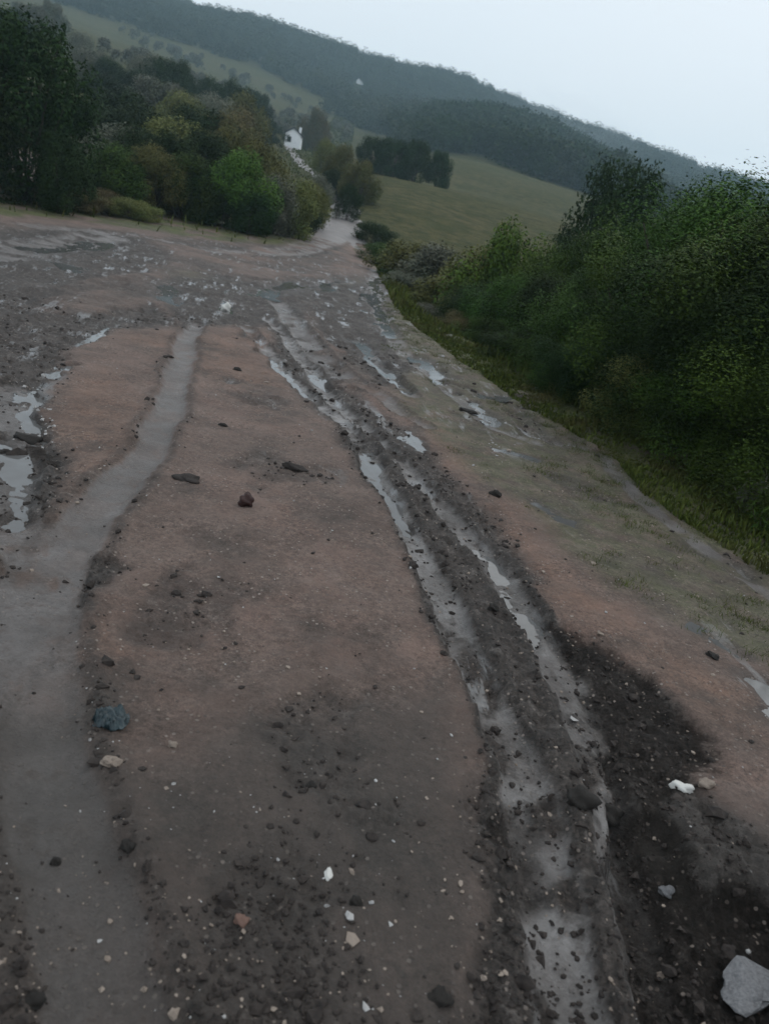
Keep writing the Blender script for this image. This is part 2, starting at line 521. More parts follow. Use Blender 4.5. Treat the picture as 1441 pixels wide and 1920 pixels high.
def ground_material():
    m, t, P = mat('wet_soil')
    k = NT(t)
    co = k.n('ShaderNodeTexCoord').outputs['Object']
    big = k.noise(co, .8, 4)
    mid = k.noise(co, 5, 6, .65)
    fine = k.noise(co, 60, 4, .65)
    grit = k.noise(co, 38, 7, .78)
    grain = k.noise(co, 130, 3, .7)
    soil = k.mix(k.ramp(big, .35, .68), (.158, .102, .082), (.106, .079, .065))
    soil = k.mix(k.ramp(mid, .42, .66), soil, (.146, .108, .092))
    clay = k.mix(k.ramp(mid, .3, .7), (.200, .112, .078), (.148, .096, .072))
    soil = k.mix(k.math('MULTIPLY', k.attr('clay'), k.ramp(k.noise(co, 2.6, 5, .7), .25, .70, (.2, .2, .2, 1), (.85, .85, .85, 1))), soil, clay)
    grs = k.mix(k.ramp(mid, .35, .65), (.060, .062, .026), (.135, .121, .084))
    soil = k.mix(k.math('MULTIPLY', k.attr('grassy'), k.ramp(k.noise(co, 3.5, 5, .7), .3, .55)), soil, grs)
    lush = k.mix(k.ramp(mid, .35, .65), (.050, .066, .014), (.085, .088, .026))
    soil = k.mix(k.attr('lush'), soil, lush)
    damp_shade = k.math('ADD', k.ramp(k.noise(co, 1.7, 6, .7), .50, .66), k.math('MULTIPLY', k.attr('damp_shade'), .75))
    damp_shade = k.math('MINIMUM', damp_shade, 1.15)
    soil = k.mix(k.math('MULTIPLY', damp_shade, .75), soil, (.066, .053, .045))  # random damp blotches, plus the foreground shade mixed into the soil colour
    # dug-in grit: light and dark grains at several sizes, small embedded stones
    mudc = k.mix(k.ramp(fine, .36, .66), (.016, .013, .011), (.062, .050, .043))
    mudc = k.mix(k.math('MULTIPLY', k.ramp(k.noise(co, 11, 5, .7), .55, .66), .7), mudc, (.150, .134, .124))
    mudc = k.mix(k.math('MULTIPLY', k.ramp(k.noise(co, 1.5, 4, .6), .52, .68), .25), mudc, (.11, .096, .088))
    soil = k.mix(k.attr('mud'), soil, mudc)
    hole = k.math('ADD', k.attr('hole'), k.math('MULTIPLY', k.math('SUBTRACT', k.noise(co, 13, 6, .75), .5), 2.2))
    hole = k.ramp(hole, .35, .75)
    hole = k.math('MULTIPLY', hole, k.ramp(k.attr('hole'), .02, .25))
    soil = k.mix(k.math('MULTIPLY', hole, .58), soil, (.014, .014, .014))
    soil = k.mix(k.math('MULTIPLY', k.attr('rim'), .55), soil, (.045, .038, .034))
    silt = k.mix(k.ramp(mid, .3, .7), (.122, .110, .105), (.162, .149, .144))
    silt = k.mix(1.0, silt, k.ramp(k.noise(co, 2.8, 6, .7), .30, .70, (.72, .70, .68, 1), (1.16, 1.16, 1.16, 1)), 'MULTIPLY')
    silt = k.mix(k.math('MULTIPLY', k.attr('slick'), k.ramp(k.noise(co, 6, 6, .7), .36, .56)), silt, (.215, .205, .200))
    siltm = k.math('MULTIPLY', k.attr('tread'), k.ramp(k.noise(co, 9, 5, .7), .28, .46))
    soil = k.mix(siltm, soil, silt)
    amt = k.math('SUBTRACT', 1.0, k.math('MULTIPLY', siltm, .6))
    patch = k.noise(co, 2.1, 7, .72)
    soil = k.mix(.9, soil, k.mix(1.0, soil, k.ramp(patch, .32, .68, (.62, .60, .58, 1), (1.3, 1.3, 1.3, 1)), 'MULTIPLY'))
    amt = k.math('MULTIPLY', amt, k.ramp(k.noise(co, 3.3, 4, .6), .36, .62, (.35, .35, .35, 1), (1, 1, 1, 1)))
    soil = k.mix(amt, soil, k.mix(1.0, soil, k.ramp(grit, .34, .66, (.40, .38, .36, 1), (1.48, 1.48, 1.48, 1)), 'MULTIPLY'))
    soil = k.mix(amt, soil, k.mix(1.0, soil, k.ramp(grain, .30, .70, (.62, .60, .58, 1), (1.35, 1.35, 1.35, 1)), 'MULTIPLY'))
    vo = k.n('ShaderNodeTexVoronoi', i_Scale=46.0)
    k.l(co, vo.inputs['Vector'])
    sep = k.n('ShaderNodeSeparateColor')
    k.l(vo.outputs['Color'], sep.inputs[0])
    peb = k.math('MULTIPLY', k.ramp(vo.outputs['Distance'], .34, .24), k.ramp(sep.outputs[0], .70, .74))
    pebc = k.mix(sep.outputs[1], (.055, .042, .036), (.30, .25, .215))
    soil = k.mix(k.math('MULTIPLY', peb, amt), soil, pebc)
    soil = k.mix(k.math('MULTIPLY', k.math('MULTIPLY', k.attr('damp_shade'), .5), k.math('SUBTRACT', 1.0, k.math('MULTIPLY', k.attr('slick'), .8))), soil, (.042, .037, .032))  # foreground shade darkened into the colour once more, silt included, slick ruts less
    # films of water lying on the churned mud
    m0 = k.n('ShaderNodeMapping')
    m0.inputs['Rotation'].default_value = (0, 0, -.24)
    k.l(co, m0.inputs['Vector'])
    mp = k.n('ShaderNodeMapping')
    mp.inputs['Scale'].default_value = (1.0, .16, 1.0)
    k.l(m0.outputs[0], mp.inputs['Vector'])
    film = k.math('MULTIPLY', k.ramp(k.noise(mp.outputs[0], 7.0, 6, .68), .55, .61), k.attr('film'))
    film = k.math('MULTIPLY', film, k.ramp(k.noise(co, 1.0, 4, .6), .44, .56))
    soil = k.mix(film, soil, (.135, .132, .131))
    k.l(soil, P.inputs['Base Color'])
    rg = k.math('SUBTRACT', .78, k.math('MULTIPLY', k.attr('wet'), .12))
    rg = k.math('SUBTRACT', rg, k.math('MULTIPLY', k.attr('tread'), .34))
    rg = k.math('ADD', rg, k.math('MULTIPLY', k.math('SUBTRACT', mid, .5), .35))
    rg = k.math('MULTIPLY', rg, k.math('SUBTRACT', 1.0, k.math('MULTIPLY', film, .86)))
    k.l(rg, P.inputs['Roughness'])
    k.l(k.math('SUBTRACT', .42, k.math('MULTIPLY', hole, .34)), P.inputs['Specular IOR Level'])
    nofilm = k.math('SUBTRACT', 1.0, film)
    b1 = k.n('ShaderNodeBump', i_Distance=.02)
    k.l(k.math('MULTIPLY', nofilm, .75), b1.inputs['Strength'])
    k.l(grit, b1.inputs['Height'])
    b2 = k.n('ShaderNodeBump', i_Distance=.006)
    k.l(k.math('MULTIPLY', nofilm, .7), b2.inputs['Strength'])
    k.l(k.math('ADD', grain, k.math('MULTIPLY', peb, .8)), b2.inputs['Height'])
    k.l(b1.outputs[0], b2.inputs['Normal'])
    k.l(b2.outputs[0], P.inputs['Normal'])
    return m


def hill_material():
    m, t, P = mat('hill_grass')
    k = NT(t)
    co = k.n('ShaderNodeTexCoord').outputs['Object']
    a = k.noise(co, .05, 5, .6)
    b = k.noise(co, .9, 5, .7)
    c = k.mix(k.ramp(a, .4, .62), (.062, .061, .021), (.088, .074, .031))
    c = k.mix(k.ramp(b, .40, .62), c, (.032, .036, .011))
    c = k.mix(k.ramp(k.noise(co, .22, 6, .7), .50, .64), c, (.038, .043, .013))
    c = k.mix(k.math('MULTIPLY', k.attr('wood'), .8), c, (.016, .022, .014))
    c = k.mix(k.attr('mud'), c, (.05, .042, .036))
    k.l(c, P.inputs['Base Color'])
    P.inputs['Roughness'].default_value = .95
    P.inputs['Specular IOR Level'].default_value = .1
    bp = k.n('ShaderNodeBump', i_Strength=.8, i_Distance=.5)
    k.l(b, bp.inputs['Height'])
    k.l(bp.outputs[0], P.inputs['Normal'])
    return m


def leaf_material(name, c0, c1, c2):
    m, t, P = mat(name)
    k = NT(t)
    co = k.n('ShaderNodeTexCoord').outputs['Object']
    f = k.attr('tint')
    c = k.mix(k.ramp(f, .1, .9), c0, c1)
    c = k.mix(k.ramp(k.noise(co, 1.6, 3), .50, .72), c, c2)
    rnd = k.n('ShaderNodeObjectInfo').outputs['Random']
    hs = k.n('ShaderNodeHueSaturation')
    k.l(c, hs.inputs['Color'])
    k.l(k.math('ADD', .75, k.math('MULTIPLY', rnd, .5)), hs.inputs['Value'])
    k.l(k.math('ADD', .48, k.math('MULTIPLY', rnd, .035)), hs.inputs['Hue'])
    k.l(hs.outputs[0], P.inputs['Base Color'])
    P.inputs['Roughness'].default_value = .65
    P.inputs['Specular IOR Level'].default_value = .06
    return m


def plain_material(name, c0, c1, scale, rough=.8, bump=.4, dist=.01, spec=.3):
    m, t, P = mat(name)
    k = NT(t)
    co = k.n('ShaderNodeTexCoord').outputs['Object']
    f = k.noise(co, scale, 5, .65)
    k.l(k.mix(k.ramp(f, .32, .68), c0, c1), P.inputs['Base Color'])
    P.inputs['Roughness'].default_value = rough
    P.inputs['Specular IOR Level'].default_value = spec
    bp = k.n('ShaderNodeBump', i_Strength=bump, i_Distance=dist)
    k.l(f, bp.inputs['Height'])
    k.l(bp.outputs[0], P.inputs['Normal'])
    return m


MAT_SOIL = ground_material()
MAT_HILL = hill_material()
MAT_WATER = plain_material('murky_water', (.085, .083, .080), (.13, .13, .13), 3, .07, .05, .002, .5)
MAT_WATER.node_tree.nodes['Principled BSDF'].inputs['IOR'].default_value = 1.36
MAT_BARK = plain_material('bark', (.03, .024, .018), (.06, .05, .04), 12, .9)
LEAF = {
    'dark': leaf_material('leaf_dark', (.009, .022, .005), (.022, .043, .010), (.015, .026, .008)),
    'green': leaf_material('leaf_green', (.019, .042, .007), (.052, .096, .015), (.038, .058, .012)),
    'bright': leaf_material('leaf_bright', (.040, .080, .011), (.078, .130, .020), (.050, .086, .016)),
    'olive': leaf_material('leaf_olive', (.075, .085, .024), (.14, .14, .045), (.07, .10, .026)),
    'rust': leaf_material('leaf_rust', (.055, .062, .022), (.125, .095, .045), (.05, .075, .024)),
    'grey': leaf_material('leaf_grey', (.075, .085, .058), (.15, .15, .115), (.075, .10, .045)),
}
MAT_GRASS = leaf_material('grass_blade', (.034, .046, .009), (.078, .092, .020), (.075, .066, .026))
MAT_WOOD_FAR = leaf_material('far_leaves', (.020, .030, .016), (.050, .060, .030), (.030, .044, .024))


# ------------------------------------------------------------------ object helpers
def link(o, parent=None):
    COL.objects.link(o)
    if parent is not None:
        o.parent = parent
    return o


def tag(o, label=None, cat=None, group=None, kind=None):
    for k, v in (('label', label), ('category', cat), ('group', group), ('kind', kind)):
        if v:
            o[k] = v
    return o


def np_mesh(name, v, quads=None, tris=None, smooth=False):
    me = bpy.data.meshes.new(name)
    f = quads if quads is not None else tris
    n = f.shape[1]
    me.vertices.add(len(v))
    me.vertices.foreach_set('co', np.asarray(v, np.float32).ravel())
    me.loops.add(f.size)
    me.loops.foreach_set('vertex_index', np.asarray(f, np.int32).ravel())
    me.polygons.add(len(f))
    me.polygons.foreach_set('loop_start', np.arange(0, f.size, n, dtype=np.int32))
    me.polygons.foreach_set('use_smooth', np.full(len(f), smooth))
    me.update(calc_edges=True)
    return me


def add_attr(me, name, vals):
    a = me.attributes.new(name, 'FLOAT', 'POINT')
    a.data.foreach_set('value', np.asarray(vals, np.float32))


def empty(name, loc, rz=0.0):
    o = bpy.data.objects.new(name, None)
    o.empty_display_size = .2
    o.location = loc
    o.rotation_euler = (0, 0, rz)
    return link(o)


# ------------------------------------------------------------------ ground and hills (one continuous land, two sheets)
def build_land():
    rs = [1.3]
    while rs[-1] < 860:
        r = rs[-1]
        rs.append(r + (max(.0105, .0042 * r) if r < 12 else .0065 * r if r < 42 else .0125 * r))
    rs = np.array(rs)
    az = np.radians(np.linspace(-60, 58, 660))
    A, Rr = np.meshgrid(az, rs)
    X, Y = np.sin(A) * Rr, np.cos(A) * Rr - 2.0
    z, o = surface(X.ravel(), Y.ravel())
    V = np.stack([X.ravel(), Y.ravel(), z], 1)
    nc = len(az)
    cut = int(np.searchsorted(rs, 40.0))

    def sheet(name, r0, r1, m):
        idx = np.arange(r0 * nc, (r1 + 1) * nc)
        ii = np.arange((r1 - r0) * nc).reshape(r1 - r0, nc)[:, :-1].ravel()
        q = np.stack([ii, ii + 1, ii + nc + 1, ii + nc], 1)[:, ::-1]
        me = np_mesh(name, V[idx], quads=q, smooth=True)
        for k_, v_ in o.items():
            add_attr(me, k_, v_[idx])
        me.materials.append(m)
        ob = link(bpy.data.objects.new(name, me))
        ob['kind'] = 'structure'
        return ob, idx
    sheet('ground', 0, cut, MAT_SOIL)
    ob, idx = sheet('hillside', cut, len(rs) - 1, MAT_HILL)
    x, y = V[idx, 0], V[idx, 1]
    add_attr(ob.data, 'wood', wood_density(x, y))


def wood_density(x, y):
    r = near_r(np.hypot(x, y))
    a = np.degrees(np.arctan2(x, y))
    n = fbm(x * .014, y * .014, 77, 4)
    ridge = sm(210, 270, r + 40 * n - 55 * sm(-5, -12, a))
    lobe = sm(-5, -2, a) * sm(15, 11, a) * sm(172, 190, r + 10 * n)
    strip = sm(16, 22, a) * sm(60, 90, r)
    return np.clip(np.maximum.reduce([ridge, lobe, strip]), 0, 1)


build_land()


def zat(x, y):
    return float(surface(np.array([x]), np.array([y]))[0][0])


# ------------------------------------------------------------------ the track going on uphill behind the bushes
def build_path():
    P = [(-4.6, 33), (-5.3, 42), (-6.4, 52), (-8.6, 64), (-12.2, 78), (-17.0, 95), (-21.5, 112), (-26, 130), (-30, 146)]
    Wd = [1.5, 1.0, .8, .7, .7, .7, .7, .7, .7]
    pts = []
    for k in range(len(P) - 1):
        for t in np.linspace(0, 1, 14, endpoint=False):
            pts.append((P[k][0] + (P[k + 1][0] - P[k][0]) * t, P[k][1] + (P[k + 1][1] - P[k][1]) * t, Wd[k] + (Wd[k + 1] - Wd[k]) * t))
    pts = np.array(pts)
    for _ in range(6):
        pts[1:-1] = (pts[:-2] + 2 * pts[1:-1] + pts[2:]) / 4
    v, q = [], []
    nw = 9
    for i, (x, y, wd) in enumerate(pts):
        j = min(i + 1, len(pts) - 1)
        h = max(j - 2, 0)
        d = np.array([pts[j][0] - pts[h][0], pts[j][1] - pts[h][1]])
        d /= np.linalg.norm(d)
        for c in range(nw):
            s = (c / (nw - 1) * 2 - 1) * wd * (1 + .25 * math.sin(i * .9 + c) * (abs(c - 4) == 4))
            xx, yy = x + d[1] * s, y - d[0] * s
            e = 1 - (s / wd) ** 2
            zz = zat(xx, yy) + .05 * min(1, i / 8) - .03 * (i == 0) + .03 * max(e, -.6) - .05 * math.exp(-((abs(s) / wd - .5) / .15) ** 2)
            v.append((xx, yy, zz))
        if i:
            for c in range(nw - 1):
                a = (i - 1) * nw + c
                q.append((a, a + nw, a + nw + 1, a + 1))
    me = np_mesh('path', np.array(v), quads=np.array(q)[:, ::-1], smooth=True)
    me.materials.append(plain_material('pale_track', (.12, .108, .102), (.19, .172, .165), 1.4, .6, .5, .03, .4))
    link(bpy.data.objects.new('path', me))['kind'] = 'structure'


build_path()


# ------------------------------------------------------------------ puddles
def build_puddles():
    for (name, P, rad), off in zip(PUDDLES, PUD_OFFS):
        X, Y = puddle_grid(P, rad)
        zt, _ = surface(X.ravel(), Y.ravel())
        lev = smooth_land(X.ravel(), Y.ravel()) - off
        d, _s = seg_dist(X.ravel(), Y.ravel(), P, rad)
        ok = ((zt < lev + .006) & (d < 1.6)).reshape(X.shape)
        cell = ok[:-1, :-1] | ok[1:, :-1] | ok[:-1, 1:] | ok[1:, 1:]
        if cell.sum() < 3:
            continue
        nc = X.shape[1]
        ii = (np.arange(X.shape[0] - 1)[:, None] * nc + np.arange(nc - 1)[None])[cell]
        q = np.stack([ii, ii + 1, ii + nc + 1, ii + nc], 1)
        used, inv = np.unique(q, return_inverse=True)
        V = np.stack([X.ravel(), Y.ravel(), lev], 1)[used]
        me = np_mesh('puddle', V, quads=inv.reshape(q.shape), smooth=True)
        me.materials.append(MAT_WATER)
        o = link(bpy.data.objects.new('puddle', me))
        o['kind'] = 'structure'


build_puddles()


# ------------------------------------------------------------------ plants
def leaves(c, nrm, size, rng, aspect=.55):
    """diamond leaves folded on the midrib: c (N,3) centres, nrm (N,3) facing, size (N,)"""
    n = len(c)
    rv = rng.normal(size=(n, 3))
    a = np.cross(nrm, rv)
    a /= np.linalg.norm(a, axis=1)[:, None] + 1e-9
    b = np.cross(nrm, a)
    s = size[:, None]
    v = np.stack([c - a * s, c + b * s * aspect - nrm * s * .18, c + a * s, c - b * s * aspect - nrm * s * .18], 1).reshape(-1, 3)
    i = np.arange(n) * 4
    t = np.concatenate([np.stack([i, i + 1, i + 2], 1), np.stack([i, i + 2, i + 3], 1)])
    return v, t


def crown_mesh(name, seed, n, size, ar=1.0, clumps=26, squash=1.0, droop=.25, ragged=.25, shoots=10):
    """a crown of leaf clumps filling a unit space: radius about 1, z from 0 to about 1"""
    rng = np.random.default_rng(seed)
    cc, rr = [], []
    for k in range(clumps):
        th = rng.uniform(0, 2 * math.pi)
        zz = rng.uniform(.08, 1.0) ** .8
        rad = math.sqrt(max(0.02, 1 - (abs(zz - droop) / (1.02 - droop)) ** 3.6 if zz > droop else .55 + .45 * zz / droop))
        rad *= rng.uniform(.45, .92) * (1 + ragged * rng.normal() * .5)
        cc.append((rad * math.cos(th), rad * math.sin(th), zz * .86))
        rr.append(rng.uniform(.8, 1.4) * .30 * (30 / clumps) ** .4)
    cc, rr = np.array(cc), np.array(rr)
    rr[:, None]
    pick = rng.choice(clumps, n, p=rr ** 2 / (rr ** 2).sum())
    d = rng.normal(size=(n, 3))
    d /= np.linalg.norm(d, axis=1)[:, None]
    rad = rr[pick] * (rng.uniform(.35, 1.08, n) ** .5) * (1 + .25 * rng.normal(size=n) * ragged)
    c = cc[pick] + d * rad[:, None] * np.array([1, 1, .62 * squash])
    # loose shoots that break the outline
    tw = []
    for k in range(shoots):
        b = cc[rng.integers(clumps)]
        dr = b * np.array([.6, .6, .15]) + np.array([0, 0, .3]) + rng.normal(size=3) * .4
        dr /= np.linalg.norm(dr)
        L = rng.uniform(.14, .28)
        m = max(14, n // 260)
        t = rng.uniform(.1, 1, m)
        c[rng.choice(n, m, replace=False)] = b + dr * (t * L)[:, None] + rng.normal(size=(m, 3)) * (.05 * (1.1 - t))[:, None]
        tw.append((b, b + dr * L))
    c[:, 2] = np.maximum(c[:, 2], .015)
    f = np.array([ar / 2 / np.percentile(np.hypot(c[:, 0], c[:, 1]), 98)] * 2 + [1 / np.percentile(c[:, 2], 99.3)])
    c = c * f                                  # in units of the height; ar is width over height
    cc = cc * f
    tw = [(p * f, q * f) for p, q in tw]
    out = d * .8 + rng.normal(size=(n, 3)) * .55 + np.array([0, 0, .8])
    out /= np.linalg.norm(out, axis=1)[:, None]
    sz = size * rng.uniform(.6, 1.25, n)
    v, t = leaves(c, out, sz, rng)
    me = np_mesh(name, v, tris=t)
    tint = np.clip(rng.uniform(0, 1, clumps)[pick] * .55 + rng.uniform(0, .45, n), 0, 1)
    add_attr(me, 'tint', np.repeat(tint, 4))
    me.materials.append(LEAF['green'])
    return me, (cc, tw)


def tube(v, f, a, b, ra, rb, n=6):
    a, b = np.array(a, float), np.array(b, float)
    d = b - a
    d /= np.linalg.norm(d)
    s = np.cross(d, (0.3, .9, .2))
    s /= np.linalg.norm(s)
    t = np.cross(d, s)
    k = len(v)
    for c, r in ((a, ra), (b, rb)):
        for i in range(n):
            an = 2 * math.pi * i / n
            v.append(c + r * (math.cos(an) * s + math.sin(an) * t))
    for i in range(n):
        j = (i + 1) % n
        f.append((k + i, k + j, k + n + j, k + n + i))


def trunk_mesh(name, seed, cc, thick=.05, single=False):
    rng = np.random.default_rng(seed)
    v, f = [], []
    cc, tw = cc
    order = np.argsort(-cc[:, 2])[:14]
    for p, q in tw:
        s0 = np.array([.01, -.01, .30]) if single else np.array([0, 0, -.06])
        tube(v, f, s0, p, thick * .3, thick * .12, 4)
        tube(v, f, p, q, thick * .12, thick * .04, 4)
    if single:
        mid = np.array([.01, -.01, .31])
        tube(v, f, (0, 0, -.12), (.02, .01, .18), thick * 1.3, thick, 8)
        tube(v, f, (.02, .01, .18), mid, thick, thick * .75, 8)
    for k in order:
        e = cc[k]
        s0 = np.array([.01, -.01, .30]) if single else np.array([rng.normal() * .03, rng.normal() * .03, -.08])
        m = s0 + (e - s0) * .5 + rng.normal(size=3) * .03
        tube(v, f, s0, m, thick * .5, thick * .32)
        tube(v, f, m, e, thick * .32, thick * .1)
    me = np_mesh(name, np.array(v), quads=np.array(f), smooth=True)
    me.materials.append(MAT_BARK)
    return me


SHAPES, ASPECT = {}, {}
for key, args in {
    'round': dict(seed=1, n=22000, size=.0165, ar=1.1, clumps=44, shoots=4),
    'loose': dict(seed=2, n=16000, size=.017, ar=1.0, clumps=34, ragged=.5, shoots=12),
    'wide': dict(seed=3, n=22000, size=.018, ar=1.6, clumps=52, droop=.35, shoots=6),
    'dense': dict(seed=4, n=24000, size=.016, ar=1.1, clumps=56, droop=.4, shoots=2),
    'near_tall': dict(seed=5, n=84000, size=.0056, ar=.8, clumps=90, droop=.5, ragged=.5, shoots=0),
    'near_round': dict(seed=6, n=76000, size=.0066, ar=1.0, clumps=90, droop=.4, ragged=.5, shoots=0),
    'near_loose': dict(seed=7, n=58000, size=.0074, ar=1.1, clumps=60, droop=.4, ragged=.6, shoots=2),
}.items():
    cm, cc = crown_mesh('crown_' + key, **args)
    SHAPES[key] = (cm, trunk_mesh('trunk_' + key, args['seed'] + 50, cc, .02, key == 'near_tall'))
    ASPECT[key] = args['ar']

PLANTS = []


def plant(px, py, dist, width, shape, leaf, name, label, cat='bush', group=None, sink=.1, min_h=.3, push=True):
    """a bush whose top shows at the photo point, standing dist metres away on the ground there"""
    a, e = azel(px, py)
    x, y = dist * math.sin(a), dist * math.cos(a)
    if push:                                   # keep plants on the slope off the flat verge
        d, s = seg_dist(np.array([x]), np.array([y]), BANK)
        if s[0] < 0 and d[0] < width * .22:
            x += width * .22 - d[0]
        elif s[0] >= 0 and push == 'right':
            x += d[0] + width * .22
    top = CAM_Z + dist * math.tan(e)
    zb = ground_z(x, y)
    h = max(top - zb, min_h)
    o = empty(name, (x, y, zb - sink * .3), random.uniform(0, 6.28))
    tag(o, label, cat, group)
    cm, tm = SHAPES[shape]
    c = link(bpy.data.objects.new('crown', cm), o)
    c.material_slots[0].link = 'OBJECT'
    c.material_slots[0].material = LEAF[leaf]
    t = link(bpy.data.objects.new('trunk', tm), o)
    wa = width / ASPECT[shape]
    sc = (wa * random.uniform(.95, 1.1), wa * random.uniform(.9, 1.1), h)
    c.scale = sc
    t.scale = sc
    PLANTS.append((x, y, width / 2))
    return o


ORD = ['first', 'second', 'third', 'fourth', 'fifth', 'sixth', 'seventh', 'eighth', 'ninth', 'tenth', 'eleventh', 'twelfth', 'thirteenth', 'fourteenth', 'fifteenth', 'sixteenth', 'seventeenth', 'eighteenth']
TONE = {'dark': 'dark green', 'olive': 'olive', 'rust': 'brownish', 'grey': 'greyish', 'green': 'green', 'bright': 'bright green'}
# -- left of the clearing
G_L = 'bushes edging the far side of the clearing'
plant(50, 34, 25.0, 3.7, 'dense', 'dark', 'dark_tree', 'tall dark tree at the left edge of the photo', 'tree')
plant(-95, 60, 24.0, 3.4, 'dense', 'dark', 'dark_tree', 'dark tree cut by the left edge behind the tall dark tree', 'tree')
plant(118, 250, 23.2, 1.7, 'loose', 'dark', 'dark_bush', 'small dark bush at the right foot of the tall dark tree')
plant(20, 322, 26.3, 1.6, 'wide', 'dark', 'low_scrub', 'low dark scrub under the tall dark tree at the left edge', 'scrub')
plant(120, 342, 25.3, 2.6, 'wide', 'rust', 'bramble', 'low brownish bramble heap right of the tall dark tree', 'bramble')
plant(185, 352, 26.3, 2.2, 'wide', 'rust', 'bramble', 'low purplish bramble heap nearest the pale edge of the clearing', 'bramble')
plant(250, 372, 25.8, 1.8, 'wide', 'olive', 'bramble', 'small olive bramble between the purplish heap and green bushes', 'bramble')
plant(165, 262, 30.7, 2.6, 'loose', 'grey', 'grey_bush', 'greyish loose bush right of the tall dark tree')
plant(225, 272, 28.6, 2.9, 'round', 'green', 'green_bush', 'green bush left of the three-bush clump facing the clearing', group=G_L)
plant(292, 275, 29.0, 2.7, 'wide', 'olive', 'olive_bush', 'olive green bush left of the bright green bush, second from it')
plant(350, 290, 29.2, 2.6, 'round', 'green', 'green_bush', 'mid green bush directly left of the bright green bush')
plant(395, 318, 29.2, 2.1, 'dense', 'dark', 'dark_bush', 'small dark bush at the left foot of the bright green bush')
plant(452, 283, 29.0, 2.9, 'round', 'bright', 'bright_bush', 'bright yellow-green bush above the far edge of the clearing')
plant(478, 360, 28.2, 1.7, 'dense', 'dark', 'dark_bush', 'dark low bush at the right foot of the bright green bush')
plant(520, 330, 30.0, 2.2, 'loose', 'grey', 'grey_bush', 'grey twiggy bush right of the bright green bush')
plant(562, 338, 31.2, 2.2, 'loose', 'olive', 'olive_bush', 'olive bush left of where the track leaves the clearing')
plant(576, 372, 32.4, 1.4, 'dense', 'dark', 'dark_bush', 'small dark bush at the left corner of the track')
plant(593, 345, 36.6, 2.1, 'round', 'olive', 'olive_bush', 'dull green bush beside the left edge of the track')
plant(500, 270, 36.6, 3.1, 'loose', 'olive', 'olive_bush', 'olive bush behind the grey twiggy bush below the white house')
# -- behind them
G_B = 'bushes crowded on the slope behind the first row'
for i, (px, py, ds, wd, sh, lf) in enumerate(sorted([(170, 190, 40, 5, 'dense', 'dark'), (230, 170, 44, 5, 'round', 'dark'), (285, 205, 40, 4.5, 'wide', 'dark'),
                               (335, 225, 38, 4.2, 'round', 'olive'), (385, 205, 44, 4.4, 'dense', 'dark'), (430, 215, 44, 4.2, 'wide', 'rust'),
                               (460, 205, 52, 4.0, 'round', 'rust'), (350, 175, 62, 5.2, 'round', 'olive'),
                               (410, 180, 66, 5, 'wide', 'grey'), (465, 178, 76, 5.2, 'loose', 'olive'), (140, 175, 48, 4.6, 'loose', 'olive'),
                               (220, 235, 33, 3.4, 'loose', 'grey'), (270, 240, 32, 3.0, 'wide', 'dark'), (395, 250, 33, 3.0, 'dense', 'dark'),
                               (440, 245, 36, 3.0, 'round', 'olive'), (330, 250, 31, 2.8, 'round', 'dark')])):
    plant(px, py, ds, wd, sh, lf, 'slope_bush', '%s bush on the slope behind the front bushes, %s from the left' % (TONE[lf], ORD[i]), group=G_B)
# around the house and track
plant(598, 205, 160, 6, 'round', 'rust', 'brown_tree', 'brownish tree right behind the white house', 'tree')
plant(500, 225, 118, 6, 'loose', 'dark', 'dark_tree', 'dark tree directly left of the white house', 'tree')
plant(615, 262, 80, 3.0, 'wide', 'olive', 'olive_bush', 'olive bush right of and below the white house')
plant(645, 272, 62, 3.0, 'round', 'olive', 'green_tree', 'rounded olive tree above the end of the visible track', 'tree')
plant(682, 302, 56, 2.8, 'round', 'olive', 'green_bush', 'olive bush on the right where the track bends out of sight')
plant(628, 318, 58, 2.2, 'wide', 'dark', 'dark_bush', 'dark bush over the bend of the track below the white house')
plant(660, 345, 46, 1.8, 'wide', 'dark', 'dark_bush', 'dark low bush hiding the bend of the track', push=False)
plant(605, 330, 46, 2.0, 'loose', 'grey', 'grey_bush', 'pale grey twiggy bush left of the track bend', push=False)
# dark trees on the field crest
for i, (px, py, wd) in enumerate([(706, 258, 3.8), (745, 262, 4.2), (788, 264, 4.0), (828, 284, 3.0)]):
    plant(px, py, 84, wd, 'dense', 'dark', 'field_tree',
          ['leftmost dark tree of the clump on the crest of the field', 'second dark tree from the left in the field crest clump',
           'third dark tree from the left in the field crest clump', 'small rightmost dark tree of the field crest clump'][i], 'tree', 'dark trees on the field crest')
# hillside silhouettes
G_H = 'scattered trees on the pale grassy hillside'
for i, (px, py, ds, wd) in enumerate(sorted([(178, 95, 92, 5), (205, 110, 90, 4.5), (285, 102, 92, 6), (312, 112, 90, 5), (348, 115, 96, 3.2), (395, 148, 96, 5), (438, 150, 100, 4),
                       (100, 5, 150, 6), (150, 60, 120, 5), (60, 10, 135, 6), (250, 130, 78, 5), (300, 150, 72, 6), (190, 140, 70, 5), (490, 176, 130, 5),
                       (470, 165, 125, 5), (20, 15, 120, 6)])):
    plant(px, py, ds, wd, random.choice(['round', 'dense', 'wide']), random.choice(['dark', 'grey', 'dark']), 'hill_tree',
          'tree scattered on the hazy grassy hillside at upper left, %s from the left' % ORD[i], 'tree', G_H)

